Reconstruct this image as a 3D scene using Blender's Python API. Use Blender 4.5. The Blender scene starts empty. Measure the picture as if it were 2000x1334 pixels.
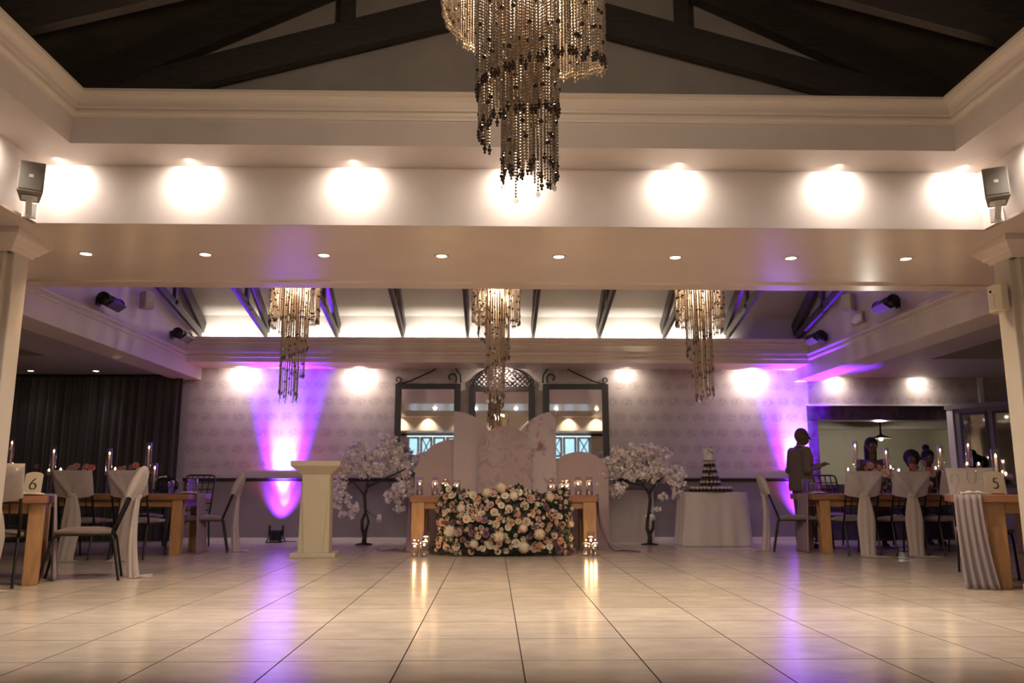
import bpy, math, random
from mathutils import Vector, Matrix, Euler
R = math.radians; PI = math.pi
sc = bpy.context.scene
COL = sc.collection
random.seed(7)

# ---------------------------------------------------------------- camera
cam_d = bpy.data.cameras.new('camera'); cam = bpy.data.objects.new('camera', cam_d); COL.objects.link(cam)
cam_d.sensor_fit = 'HORIZONTAL'; cam_d.sensor_width = 36.0; cam_d.lens = 28.8
cam.location = (0, 0, 0.85)
cam.rotation_euler = (R(90 + 10.1), 0, R(-1.269))
cam_d.dof.use_dof = True; cam_d.dof.focus_distance = 3.4; cam_d.dof.aperture_fstop = 5.0
cam_d.clip_end = 200
sc.camera = cam
# ---------------------------------------------------------------- world, exposure
w = bpy.data.worlds.new('night'); sc.world = w; w.use_nodes = True
w.node_tree.nodes['Background'].inputs[0].default_value = (0.05, 0.075, 0.09, 1)
w.node_tree.nodes['Background'].inputs[1].default_value = 0.6
sc.view_settings.view_transform = 'Standard'; sc.view_settings.look = 'None'
sc.view_settings.exposure = 0.2; sc.view_settings.gamma = 1.0
sc.view_settings.use_curve_mapping = False
cy = sc.cycles
cy.max_bounces = 8; cy.diffuse_bounces = 4; cy.glossy_bounces = 4; cy.transmission_bounces = 6; cy.transparent_max_bounces = 24
cy.caustics_reflective = False; cy.caustics_refractive = False
cy.sample_clamp_indirect = 4.0; cy.blur_glossy = 0.5

WARM = (1.0, 0.80, 0.58); NEUT = (1.0, 0.90, 0.76); COOL = (1.0, 0.96, 0.88)
AMBER = (1.0, 0.62, 0.32); AMBER2 = (1.0, 0.74, 0.50)
def lamp(kind, name, loc, energy, color, radius=0.03, aim=None, angle=60, blend=0.6, spread=None, size=None):
    d = bpy.data.lights.new(name, kind); d.energy = energy; d.color = color
    o = bpy.data.objects.new(name, d); COL.objects.link(o); o.location = loc
    if kind == 'SPOT':
        d.spot_size = R(angle); d.spot_blend = blend; d.shadow_soft_size = radius
    elif kind == 'POINT':
        d.shadow_soft_size = radius
    else:
        d.shape = 'RECTANGLE'; d.size, d.size_y = size
        if spread: d.spread = R(spread)
    if aim is not None:
        o.rotation_euler = Vector(aim).to_track_quat('-Z', 'Y').to_euler()
    return o

XC = 0.165                      # middle of the dance-floor bay
YF, YR = 5.963, -1.6            # faces of the beams in front and behind
XH = 3.645
CANDLE = 2.6
DL_E = (85, 75, 125, 115, 105, 122, 120, 75)
DL_C = ((1, .70, .42), NEUT, NEUT, (1, .76, .5), NEUT, (1, .80, .55), NEUT, (1, .76, .5))
WASH = (1.0, 0.88, 0.785)
# wash lamps close under the lower ceiling, along the beams, plus added floor spots
for k in range(7):
    x = XC + max(-3.42, min(3.42, (k - 3) * 1.225))
    lamp('SPOT', 'beam_wash_front', (x, YF - 0.15, 3.25), 32, WASH, 0.04, (0, 0.75, -1), 165, 1.0)
    for d in (-0.306, 0.306): lamp('SPOT', 'beam_down_front', (x + d, YF - 0.20, 3.25), 105, WASH, 0.02, (0, -0.19, -1), 43, 0.45)  # extra spots added to give the floor an even bright band
    lamp('SPOT', 'beam_wash_rear', (x, YR + 0.12, 3.24), 120, AMBER2, 0.03, (0, -0.25, -1), 120, 1.0)
for k in range(4):
    for s in (-1, 1):
        lamp('SPOT', 'beam_wash_side', (XC + s * (XH - 0.13), 5.25 - k * 1.5, 3.255), (38, 16, 4, 2)[k], WASH, 0.03, (s * 0.55, 0, -1), 158, 1.0)
# back wall wash lamps under the bulkhead
for x, e in ((-4.15, 34), (-2.22, 40), (0.12, 44), (2.2, 15), (4.3, 44)):
    lamp('SPOT', 'wall_wash', (x, 13.34, 2.79), e * 1.4, WASH, 0.04, (0, 0.9, -1), 174, 0.9)
for x in (5.7, 7.1):
    lamp('SPOT', 'valance_wash', (x, 13.30, 2.645), 18, WASH, 0.04, (0, 0.8, -1), 170, 1.0)
# cove strips that light the foot of the far roof, one per bay
for x in (-4.25, -3.15, -2.02, -0.95, 0.1, 1.18, 2.25, 3.3):
    lamp('AREA', 'cove_strip', (x, 12.98, 3.12), 8.0, (1.0, 0.92, 0.80), aim=(0, 1, 0.55), size=(0.95, 0.05), spread=110)
# violet uplights standing at the back wall
for x in (-3.42, 5.02):
    lamp('SPOT', 'par_violet', (x, 13.31, 0.24), 3600, (0.16, 0.012, 1.0), 0.04, (0, 0.20, 1), 38, 0.5)
    lamp('SPOT', 'par_core', (x, 13.31, 0.24), 1500, (0.46, 0.53, 1.0), 0.04, (0, 0.24, 1), 25, 0.9)
    lamp('SPOT', 'par_pool', (x, 13.31, 0.24), 260, (0.17, 0.02, 1.0), 0.05, (0, 0.6, 1), 62, 0.6)
    lamp('SPOT', 'par_stripe', (x + 0.04, 13.33, 0.24), 55, (0.75, 0.66, 1.0), 0.02, (0, 0.55, 1), 22, 0.7)
    lamp('SPOT', 'par_spill', (x, 13.28, 0.24), 2600, (0.16, 0.015, 1.0), 0.05, (0, -0.30, 1), 42, 0.8)
    lamp('SPOT', 'par_magenta', (x + 0.02, 13.28, 0.24), 60, (1.0, 0.14, 0.30), 0.05, (0, 0.1, 1), 100, 1.0)
# chandelier lamps, and one added roof fill
CH = (1.0, 0.78, 0.57)
lamp('POINT', 'chandelier_bulb', (0.11, 3.0, 2.86), 52, CH, 0.07)
lamp('POINT', 'chandelier_upper_bulb', (0.11, 3.0, 3.30), 80, CH, 0.10)  # added fill above the chandelier, brightens the gable and roof
for x in (-2.58, 0.03, 2.68):
    lamp('POINT', 'chandelier_bulb', (x, 10.4, 3.38), 55, CH, 0.06)
# kitchen pendant
lamp('POINT', 'pendant_bulb', (7.22, 15.2, 1.70), 60, (1.0, 0.92, 0.78), 0.05)

# ---------------------------------------------------------------- materials
def nt_mat(name):
    m = bpy.data.materials.new(name); m.use_nodes = True
    return m, m.node_tree, m.node_tree.nodes['Principled BSDF']
def mat(name, col, rough=0.5, metal=0.0, noise=0.0, scale=8.0, bump=0.0, spec=0.5, emit=None, es=1.0, alpha=1.0, sheen=0, coat=0, stretch=None, rand=0.0, sss=0):
    m, nt, b = nt_mat(name)
    b.inputs['Base Color'].default_value = (*col, 1); b.inputs['Roughness'].default_value = rough
    b.inputs['Metallic'].default_value = metal; b.inputs['Specular IOR Level'].default_value = spec
    b.inputs['Alpha'].default_value = alpha
    if sheen: b.inputs['Sheen Weight'].default_value = sheen
    if coat: b.inputs['Coat Weight'].default_value = coat; b.inputs['Coat Roughness'].default_value = 0.1
    if emit: b.inputs['Emission Color'].default_value = (*emit, 1); b.inputs['Emission Strength'].default_value = es
    last = None
    if noise or bump:
        tc = nt.nodes.new('ShaderNodeTexCoord'); mp = nt.nodes.new('ShaderNodeMapping')
        nt.links.new(tc.outputs['Object'], mp.inputs[0])
        if stretch: mp.inputs['Scale'].default_value = stretch
        n = nt.nodes.new('ShaderNodeTexNoise'); n.inputs['Scale'].default_value = scale; n.inputs['Detail'].default_value = 5
        nt.links.new(mp.outputs[0], n.inputs['Vector'])
        if noise:
            rmp = nt.nodes.new('ShaderNodeMapRange'); rmp.inputs['From Min'].default_value = 0.3; rmp.inputs['From Max'].default_value = 0.7
            rmp.inputs['To Min'].default_value = 1 - noise; rmp.inputs['To Max'].default_value = 1 + noise * 0.5
            nt.links.new(n.outputs[0], rmp.inputs[0])
            mx = nt.nodes.new('ShaderNodeVectorMath'); mx.operation = 'SCALE'; mx.inputs[0].default_value = col
            nt.links.new(rmp.outputs[0], mx.inputs['Scale']); last = mx
            nt.links.new(mx.outputs[0], b.inputs['Base Color'])
        if bump:
            bp = nt.nodes.new('ShaderNodeBump'); bp.inputs['Strength'].default_value = bump; bp.inputs['Distance'].default_value = 0.01
            nt.links.new(n.outputs[0], bp.inputs['Height']); nt.links.new(bp.outputs[0], b.inputs['Normal'])
    if rand:
        oi = nt.nodes.new('ShaderNodeObjectInfo'); mr = nt.nodes.new('ShaderNodeMapRange')
        mr.inputs['To Min'].default_value = 1 - rand; mr.inputs['To Max'].default_value = 1 + rand
        nt.links.new(oi.outputs['Random'], mr.inputs[0])
        m2 = nt.nodes.new('ShaderNodeVectorMath'); m2.operation = 'SCALE'
        if last: nt.links.new(last.outputs[0], m2.inputs[0])
        else: m2.inputs[0].default_value = col
        nt.links.new(mr.outputs[0], m2.inputs['Scale']); nt.links.new(m2.outputs[0], b.inputs['Base Color'])
    return m
def sheer(name, col, tr):       # thin cloth that lets some light straight through
    m, nt, b = nt_mat(name)
    b.inputs['Base Color'].default_value = (*col, 1); b.inputs['Roughness'].default_value = 0.8
    b.inputs['Sheen Weight'].default_value = 0.3
    t = nt.nodes.new('ShaderNodeBsdfTransparent'); tl = nt.nodes.new('ShaderNodeBsdfTranslucent'); tl.inputs[0].default_value = (*col, 1)
    a = nt.nodes.new('ShaderNodeMixShader'); a.inputs[0].default_value = 0.25
    nt.links.new(b.outputs[0], a.inputs[1]); nt.links.new(tl.outputs[0], a.inputs[2])
    x = nt.nodes.new('ShaderNodeMixShader'); x.inputs[0].default_value = tr
    nt.links.new(a.outputs[0], x.inputs[1]); nt.links.new(t.outputs[0], x.inputs[2])
    nt.links.new(x.outputs[0], nt.nodes['Material Output'].inputs[0])
    return m
def thin_glass(name, tint=(1, 1, 1), refl=0.12, rough=0.02):
    m = bpy.data.materials.new(name); m.use_nodes = True; nt = m.node_tree; nt.nodes.clear()
    out = nt.nodes.new('ShaderNodeOutputMaterial'); t = nt.nodes.new('ShaderNodeBsdfTransparent'); t.inputs[0].default_value = (*tint, 1)
    g = nt.nodes.new('ShaderNodeBsdfGlossy'); g.inputs['Roughness'].default_value = rough
    lw = nt.nodes.new('ShaderNodeLayerWeight'); lw.inputs[0].default_value = 0.35
    mr = nt.nodes.new('ShaderNodeMapRange'); mr.inputs['To Min'].default_value = refl * 0.4; mr.inputs['To Max'].default_value = 0.75
    nt.links.new(lw.outputs['Facing'], mr.inputs[0])
    mx = nt.nodes.new('ShaderNodeMixShader'); nt.links.new(mr.outputs[0], mx.inputs[0])
    nt.links.new(t.outputs[0], mx.inputs[1]); nt.links.new(g.outputs[0], mx.inputs[2]); nt.links.new(mx.outputs[0], out.inputs[0])
    return m
def emis(name, col, s):
    m = bpy.data.materials.new(name); m.use_nodes = True; nt = m.node_tree; nt.nodes.clear()
    out = nt.nodes.new('ShaderNodeOutputMaterial'); e = nt.nodes.new('ShaderNodeEmission')
    e.inputs[0].default_value = (*col, 1); e.inputs[1].default_value = s; nt.links.new(e.outputs[0], out.inputs[0]); return m

M = {}
M['plaster'] = mat('cream_plaster', (0.60, 0.53, 0.485), 0.42, noise=0.06, scale=3, bump=0.05)
M['soffit'] = mat('cream_soffit_paint', (0.71, 0.60, 0.51), 0.24, noise=0.05, scale=2, spec=0.5)
M['crown'] = mat('cream_moulding', (0.62, 0.54, 0.46), 0.40)
M['gable'] = mat('greige_gable_paint', (0.34, 0.30, 0.265), 0.7, noise=0.10, scale=4)
M['dark_board'] = mat('dark_brown_boards', (0.085, 0.068, 0.056), 0.6, noise=0.2, scale=6)
M['beam_wood'] = mat('near_black_stained_timber', (0.044, 0.035, 0.030), 0.55, noise=0.3, scale=6, stretch=(1, 8, 8))
M['truss_wood'] = mat('dark_stained_timber', (0.050, 0.042, 0.036), 0.5, noise=0.3, scale=6)
M['vault'] = mat('cream_vault_paint', (0.56, 0.52, 0.48), 0.45, noise=0.05, scale=3)
M['dado'] = mat('grey_dado_paint', (0.235, 0.205, 0.195), 0.5, noise=0.08, scale=3)
M['rail'] = mat('black_brown_rail_wood', (0.016, 0.012, 0.011), 0.4)
M['white_trim'] = mat('white_trim_paint', (0.7, 0.67, 0.64), 0.4)
M['aisle'] = mat('grey_aisle_ceiling', (0.34, 0.31, 0.29), 0.5)
M['pillar'] = mat('cream_pillar_paint', (0.50, 0.44, 0.36), 0.55, noise=0.08, scale=4)
M['black'] = mat('black_metal', (0.012, 0.011, 0.012), 0.4, metal=0.3)
M['lens'] = emis('lit_lamp_lens', (1.0, 0.86, 0.66), 22)
M['flame'] = emis('candle_flame', (1.0, 0.74, 0.40), 22)
M['bulb'] = emis('chandelier_bulb_glow', (1.0, 0.80, 0.52), 30)
M['bulb_white'] = emis('pendant_bulb_glow', (1.0, 0.95, 0.85), 20)

def floor_material():
    m, nt, b = nt_mat('polished_beige_tile')
    g = nt.nodes.new('ShaderNodeNewGeometry'); mp = nt.nodes.new('ShaderNodeMapping'); mp.inputs['Scale'].default_value = (1.0, 1.9, 1)
    nt.links.new(g.outputs['Position'], mp.inputs[0])
    n = nt.nodes.new('ShaderNodeTexNoise'); n.inputs['Scale'].default_value = 3.2; n.inputs['Detail'].default_value = 9; n.inputs['Roughness'].default_value = 0.65
    nt.links.new(mp.outputs[0], n.inputs['Vector'])
    cr = nt.nodes.new('ShaderNodeValToRGB'); cr.color_ramp.elements[0].position = 0.30; cr.color_ramp.elements[1].position = 0.72
    cr.color_ramp.elements[0].color = (0.44, 0.36, 0.275, 1); cr.color_ramp.elements[1].color = (0.58, 0.485, 0.38, 1)
    nt.links.new(n.outputs[0], cr.inputs[0])
    oi = nt.nodes.new('ShaderNodeObjectInfo'); mr = nt.nodes.new('ShaderNodeMapRange'); mr.inputs['To Min'].default_value = 0.94; mr.inputs['To Max'].default_value = 1.05
    nt.links.new(oi.outputs['Random'], mr.inputs[0])
    v = nt.nodes.new('ShaderNodeVectorMath'); v.operation = 'SCALE'; nt.links.new(cr.outputs[0], v.inputs[0]); nt.links.new(mr.outputs[0], v.inputs['Scale'])
    nt.links.new(v.outputs[0], b.inputs['Base Color'])
    r2 = nt.nodes.new('ShaderNodeMapRange'); r2.inputs['To Min'].default_value = 0.15; r2.inputs['To Max'].default_value = 0.24
    nt.links.new(n.outputs[0], r2.inputs[0]); nt.links.new(r2.outputs[0], b.inputs['Roughness'])
    b.inputs['Specular IOR Level'].default_value = 0.7
    bp = nt.nodes.new('ShaderNodeBump'); bp.inputs['Strength'].default_value = 0.012; bp.inputs['Distance'].default_value = 0.01
    nt.links.new(n.outputs[0], bp.inputs['Height']); nt.links.new(bp.outputs[0], b.inputs['Normal'])
    return m
M['tile'] = floor_material()
M['grout'] = mat('dark_grout', (0.11, 0.085, 0.065), 0.9, spec=0.1)

def wallpaper():
    m, nt, b = nt_mat('fan_motif_wallpaper')
    L = nt.links.new
    g = nt.nodes.new('ShaderNodeNewGeometry'); sx = nt.nodes.new('ShaderNodeSeparateXYZ'); L(g.outputs['Position'], sx.inputs[0])
    def mth(op, a, bb=None, c=None):
        n = nt.nodes.new('ShaderNodeMath'); n.operation = op
        for i, q in enumerate((a, bb, c)):
            if q is None: continue
            if isinstance(q, (int, float)): n.inputs[i].default_value = q
            else: L(q, n.inputs[i])
        return n.outputs[0]
    v = mth('DIVIDE', sx.outputs[2], 0.262); row = mth('FLOOR', v); vv = mth('SUBTRACT', v, row)
    par = mth('MULTIPLY', mth('MODULO', row, 2.0), 0.5)
    u = mth('ADD', mth('DIVIDE', sx.outputs[0], 0.262), par); uu = mth('SUBTRACT', mth('FRACT', u), 0.5)
    au = mth('ABSOLUTE', uu)
    # fan: an arc-topped shape, wide at the top and closing to a point
    d = mth('SQRT', mth('ADD', mth('POWER', au, 2.0), mth('POWER', mth('MULTIPLY', mth('SUBTRACT', vv, 0.62), 1.5), 2.0)))
    mr = nt.nodes.new('ShaderNodeMapRange'); mr.interpolation_type = 'SMOOTHSTEP'
    mr.inputs['From Min'].default_value = 0.58; mr.inputs['From Max'].default_value = 0.22; L(d, mr.inputs[0])
    n = nt.nodes.new('ShaderNodeTexNoise'); n.inputs['Scale'].default_value = 26; n.inputs['Detail'].default_value = 3; L(g.outputs['Position'], n.inputs['Vector'])
    nr = nt.nodes.new('ShaderNodeMapRange'); nr.inputs['From Min'].default_value = 0.35; nr.inputs['From Max'].default_value = 0.6; L(n.outputs[0], nr.inputs[0])
    f = mth('MULTIPLY', mr.outputs[0], nr.outputs[0])
    mx = nt.nodes.new('ShaderNodeMix'); mx.data_type = 'RGBA'; L(f, mx.inputs[0])
    mx.inputs[6].default_value = (0.43, 0.365, 0.335, 1); mx.inputs[7].default_value = (0.32, 0.265, 0.245, 1)
    L(mx.outputs[2], b.inputs['Base Color']); b.inputs['Roughness'].default_value = 0.45
    return m
M['paper'] = wallpaper()

# ---------------------------------------------------------------- mesh building
class MB:
    def __init__(s): s.v = []; s.f = []; s.mi = []; s.cur = 0
    def add(s, vs, fs):
        o = len(s.v); s.v += [tuple(q) for q in vs]; s.f += [tuple(i + o for i in q) for q in fs]; s.mi += [s.cur] * len(fs); return s
    def box(s, x0, x1, y0, y1, z0, z1):
        return s.add([(x0, y0, z0), (x1, y0, z0), (x1, y1, z0), (x0, y1, z0), (x0, y0, z1), (x1, y0, z1), (x1, y1, z1), (x0, y1, z1)],
                     [(0, 3, 2, 1), (4, 5, 6, 7), (0, 1, 5, 4), (1, 2, 6, 5), (2, 3, 7, 6), (3, 0, 4, 7)])
    def bar(s, a, b, w, h, up=(0, 0, 1)):      # a rectangular bar from a to b
        a = Vector(a); b = Vector(b); d = (b - a).normalized(); u = Vector(up)
        sd = d.cross(u)
        if sd.length < 1e-4: sd = d.cross(Vector((1, 0, 0)))
        sd.normalize(); u = sd.cross(d).normalized(); sd *= w / 2; u *= h / 2
        return s.add([a - sd - u, a + sd - u, a + sd + u, a - sd + u, b - sd - u, b + sd - u, b + sd + u, b - sd + u],
                     [(0, 3, 2, 1), (4, 5, 6, 7), (0, 1, 5, 4), (1, 2, 6, 5), (2, 3, 7, 6), (3, 0, 4, 7)])
    def tube(s, pts, r, n=8, caps=True):
        pts = [Vector(p) for p in pts]; rs = r if isinstance(r, (list, tuple)) else [r] * len(pts)
        vs = []; prev = None
        for i, p in enumerate(pts):
            d = (pts[min(i + 1, len(pts) - 1)] - pts[max(i - 1, 0)]).normalized()
            if prev is None:
                a = d.orthogonal().normalized()
            else:
                a = (prev - d * prev.dot(d)).normalized()
            prev = a; b = d.cross(a)
            for k in range(n):
                t = 2 * PI * k / n; vs.append(p + (a * math.cos(t) + b * math.sin(t)) * rs[i])
        fs = [(i * n + k, i * n + (k + 1) % n, (i + 1) * n + (k + 1) % n, (i + 1) * n + k) for i in range(len(pts) - 1) for k in range(n)]
        if caps: fs += [tuple(range(n))[::-1], tuple((len(pts) - 1) * n + k for k in range(n))]
        return s.add(vs, fs)
    def lathe(s, prof, n=16, c=(0, 0, 0), sx=1, sy=1):
        vs = [(c[0] + r * sx * math.cos(2 * PI * k / n), c[1] + r * sy * math.sin(2 * PI * k / n), c[2] + z) for r, z in prof for k in range(n)]
        fs = [(i * n + k, i * n + (k + 1) % n, (i + 1) * n + (k + 1) % n, (i + 1) * n + k) for i in range(len(prof) - 1) for k in range(n)]
        if prof[0][0] > 1e-5: fs.append(tuple(range(n))[::-1])
        if prof[-1][0] > 1e-5: fs.append(tuple((len(prof) - 1) * n + k for k in range(n)))
        return s.add(vs, fs)
    def ball(s, c, r, nu=8, nv=6):
        rx, ry, rz = r if isinstance(r, (list, tuple)) else (r, r, r)
        vs = [(c[0], c[1], c[2] - rz)]
        for j in range(1, nv):
            p = PI * j / nv - PI / 2
            for k in range(nu):
                t = 2 * PI * k / nu; vs.append((c[0] + rx * math.cos(p) * math.cos(t), c[1] + ry * math.cos(p) * math.sin(t), c[2] + rz * math.sin(p)))
        vs.append((c[0], c[1], c[2] + rz)); L = len(vs) - 1
        fs = [(0, 1 + (k + 1) % nu, 1 + k) for k in range(nu)]
        for j in range(nv - 2):
            a = 1 + j * nu; fs += [(a + k, a + (k + 1) % nu, a + nu + (k + 1) % nu, a + nu + k) for k in range(nu)]
        a = 1 + (nv - 2) * nu; fs += [(a + k, a + (k + 1) % nu, L) for k in range(nu)]
        return s.add(vs, fs)
    def prism(s, poly, ax, d0, d1):            # poly in the two axes other than ax
        def p3(q, d): return (d, q[0], q[1]) if ax == 0 else ((q[0], d, q[1]) if ax == 1 else (q[0], q[1], d))
        n = len(poly)
        return s.add([p3(q, d0) for q in poly] + [p3(q, d1) for q in poly],
                     [tuple(range(n)), tuple(range(n, 2 * n))[::-1]] + [(i, n + i, n + (i + 1) % n, (i + 1) % n) for i in range(n)])
    def grid(s, fn, nu, nv):
        vs = [fn(i / nu, j / nv) for j in range(nv + 1) for i in range(nu + 1)]
        return s.add(vs, [(j * (nu + 1) + i, j * (nu + 1) + i + 1, (j + 1) * (nu + 1) + i + 1, (j + 1) * (nu + 1) + i) for j in range(nv) for i in range(nu)])
    def ring(s, prof, x0, x1, y0, y1):         # sweep (offset outwards, z) round a rectangle
        vs = []
        for u, z in prof: vs += [(x0 - u, y0 - u, z), (x1 + u, y0 - u, z), (x1 + u, y1 + u, z), (x0 - u, y1 + u, z)]
        return s.add(vs, [(i * 4 + k, i * 4 + (k + 1) % 4, i * 4 + 4 + (k + 1) % 4, i * 4 + 4 + k) for i in range(len(prof) - 1) for k in range(4)])
    def mesh(s, name, mats, smooth=False):
        me = bpy.data.meshes.new(name); me.from_pydata(s.v, [], s.f)
        for m in (mats if isinstance(mats, (list, tuple)) else [mats]): me.materials.append(m)
        if any(s.mi): me.polygons.foreach_set('material_index', s.mi)
        if smooth: me.polygons.foreach_set('use_smooth', [True] * len(me.polygons))
        me.update(); return me
    def build(s, name, mats, parent=None, smooth=False, bevel=0, solid=0, loc=None, rot=None, fix=True):
        me = s.mesh(name, mats, smooth)
        return put(name, me, parent, bevel, solid, loc, rot)
def put(name, me, parent=None, bevel=0, solid=0, loc=None, rot=None):
    o = bpy.data.objects.new(name, me); COL.objects.link(o)
    if parent is not None: o.parent = parent
    if loc is not None: o.location = loc
    if rot is not None: o.rotation_euler = rot
    if solid:
        md = o.modifiers.new('thickness', 'SOLIDIFY'); md.thickness = solid; md.offset = 0
    if bevel:
        md = o.modifiers.new('bevel', 'BEVEL'); md.width = bevel; md.segments = 2; md.limit_method = 'ANGLE'
    return o
def thing(name, label, cat, loc=(0, 0, 0), rz=0, group=None):
    o = bpy.data.objects.new(name, None); COL.objects.link(o); o.location = loc; o.rotation_euler = (0, 0, rz)
    o.empty_display_size = 0.1
    return tag(o, label, cat, group)
def tag(o, label, cat, group=None):
    o['label'] = label; o['category'] = cat
    if group: o['group'] = group
    return o
def struct(o): o['kind'] = 'structure'; return o
def stuff(o): o['kind'] = 'stuff'; return o
def dup(root, loc=None, rz=None, label=None, group=None):
    def cp(o, par):
        c = o.copy(); COL.objects.link(c)
        if par is not None: c.parent = par
        for ch in o.children: cp(ch, c)
        return c
    r = cp(root, None)
    if loc is not None: r.location = loc
    if rz is not None: r.rotation_euler = (0, 0, rz)
    if label: r['label'] = label
    if group: r['group'] = group
    return r

# ================================================================ STRUCTURE
# floor: base slab, single tiles near the camera, one mesh of tiles beyond
fl = struct(MB().box(-9.2, 9.2, -3.4, 17.2, -0.30, -0.006).build('floor', M['grout']))
def tile_mb(w=0.5965):
    h = w / 2; e = 0.002; mb = MB()
    mb.add([(-h, -h, -0.006), (h, -h, -0.006), (h, h, -0.006), (-h, h, -0.006), (-h, -h, -e), (h, -h, -e), (h, h, -e), (-h, h, -e),
            (-h + e, -h + e, 0), (h - e, -h + e, 0), (h - e, h - e, 0), (-h + e, h - e, 0)],
           [(8, 9, 10, 11)])
    mb.cur = 1; mb.f += [(0, 1, 5, 4), (1, 2, 6, 5), (2, 3, 7, 6), (3, 0, 4, 7), (4, 5, 9, 8), (5, 6, 10, 9), (6, 7, 11, 10), (7, 4, 8, 11)]; mb.mi += [1] * 8
    return mb
tile_me = tile_mb().mesh('tile', [M['tile'], M['grout']])
X0T, Y0T = 0.145, 4.302
field = MB(); tmb = tile_mb()
for j in range(-12, 22):
    for i in range(-16, 16):
        cx, cyy = X0T + (i + 0.5) * 0.6, Y0T + (j + 0.5) * 0.6
        if not (-9.2 < cx < 9.2 and -3.4 < cyy < 13.9): continue
        if 3.6 < cyy < 9.6 and -0.66 * cyy - 0.5 < cx < 0.64 * cyy + 0.5:
            put('tile', tile_me, fl, loc=(cx, cyy, 0))
        else:
            field.add([(a + cx, b + cyy, c) for a, b, c in tmb.v], tmb.f); field.mi[-9:] = [0] + [1] * 8
stuff(field.build('tile_field', [M['tile'], M['grout']], fl))

# ring of beams round the dance floor: lower ceiling, soffit, lamp slot and beam faces
x0, x1, y0, y1 = XC - 3.185, XC + 3.185, YR + 0.443, 5.555
struct(MB().ring([(0.0, 3.62), (0, 3.26), (0.408, 3.26), (0.408, 2.80)], x0, x1, y0, y1).build('ceiling', M['plaster']))
cr = [(0.0, 3.445), (-0.012, 3.445), (-0.016, 3.465), (-0.030, 3.480), (-0.032, 3.498), (-0.022, 3.505), (-0.024, 3.518), (-0.040, 3.528), (-0.042, 3.545), (-0.034, 3.552)]
cr += [(-0.036 - 0.050 * (1 - math.cos(t * PI / 2)), 3.556 + 0.094 * math.sin(t * PI / 2)) for t in (0, 0.2, 0.4, 0.6, 0.8, 1)]
cr += [(-0.098, 3.655), (-0.098, 3.685), (0.7, 3.69)]
cr = [(u * 1.25, 3.45 + (z - 3.445) * 0.71) for u, z in cr[:-1]] + [(0.7, 3.625)]
struct(MB().ring(cr, x0, x1, y0, y1).build('trim_1', M['crown']))
# flat soffit between the bays with a small step at its far edge
so = MB()
so.box(-9.2, 9.2, YF + 0.005, 7.69, 2.80, 2.95).box(-9.2, 9.2, 7.69, 7.90, 2.785, 3.3)
so.box(-9.2, x0 - 0.45, YR - .005, YF + .005, 2.80, 2.95).box(x1 + 0.45, 9.2, YR - .005, YF + .005, 2.80, 2.95).box(-9.2, 9.2, -3.3, YR - .005, 2.80, 2.95)
struct(so.build('soffit_ceiling', M['soffit']))
# side and rear walls of the hall
struct(MB().box(-9.3, -9.2, -3.4, 13.7, 0, 3).build('wall_left', M['plaster']))
struct(MB().box(9.2, 9.3, -3.4, 13.7, 0, 3).build('wall_right', M['plaster']))
rw = MB()
DX = [(-3.2, -1.3), (-0.9, 1.2), (1.5, 3.6)]
rw.box(-9.3, -3.2, -3.4, -3.3, 0, 2.85).box(-1.3, -0.9, -3.4, -3.3, 0, 2.85).box(1.2, 1.5, -3.4, -3.3, 0, 2.85).box(3.6, 9.3, -3.4, -3.3, 0, 2.85)
rw.box(-9.3, 9.3, -3.4, -3.3, 2.72, 2.95)
struct(rw.build('wall_rear', M['plaster']))
M['door_white'] = mat('white_door_paint', (0.62, 0.66, 0.68), 0.4)
M['night_glass'] = thin_glass('dark_night_pane', (0.55, 0.62, 0.66), 0.2)
for n, (a, b) in enumerate(DX):
    d = struct(MB().box(a, b, -3.39, -3.33, 0, 0.14).build('door_%d' % (n + 1), M['door_white']))
    k = 4; wd = (b - a) / k
    for i in range(k):
        l, r = a + i * wd + 0.005, a + (i + 1) * wd - 0.005
        m = MB().box(l, l + 0.09, -3.39, -3.34, 0.14, 2.7).box(r - 0.09, r, -3.39, -3.34, 0.14, 2.7)
        for z in (0.14, 1.95, 2.62): m.box(l + 0.09, r - 0.09, -3.39, -3.34, z, z + 0.08)
        if i % 2:
            m.bar((l + 0.09, -3.365, 2.03), (r - 0.09, -3.365, 2.62), 0.04, 0.05, (0, 1, 0)).bar((r - 0.09, -3.365, 2.03), (l + 0.09, -3.365, 2.62), 0.04, 0.05, (0, 1, 0))
        f = m.build('door_leaf', M['door_white'], d)
        MB().box(l + 0.09, r - 0.09, -3.368, -3.362, 0.22, 2.62).build('pane', M['night_glass'], f)
# dusk light behind those doors
lamp('AREA', 'dusk_outside', (0, -5.0, 1.8), 200, (0.62, 0.85, 1.0), aim=(0, 1, 0), size=(8, 2.4))

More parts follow.
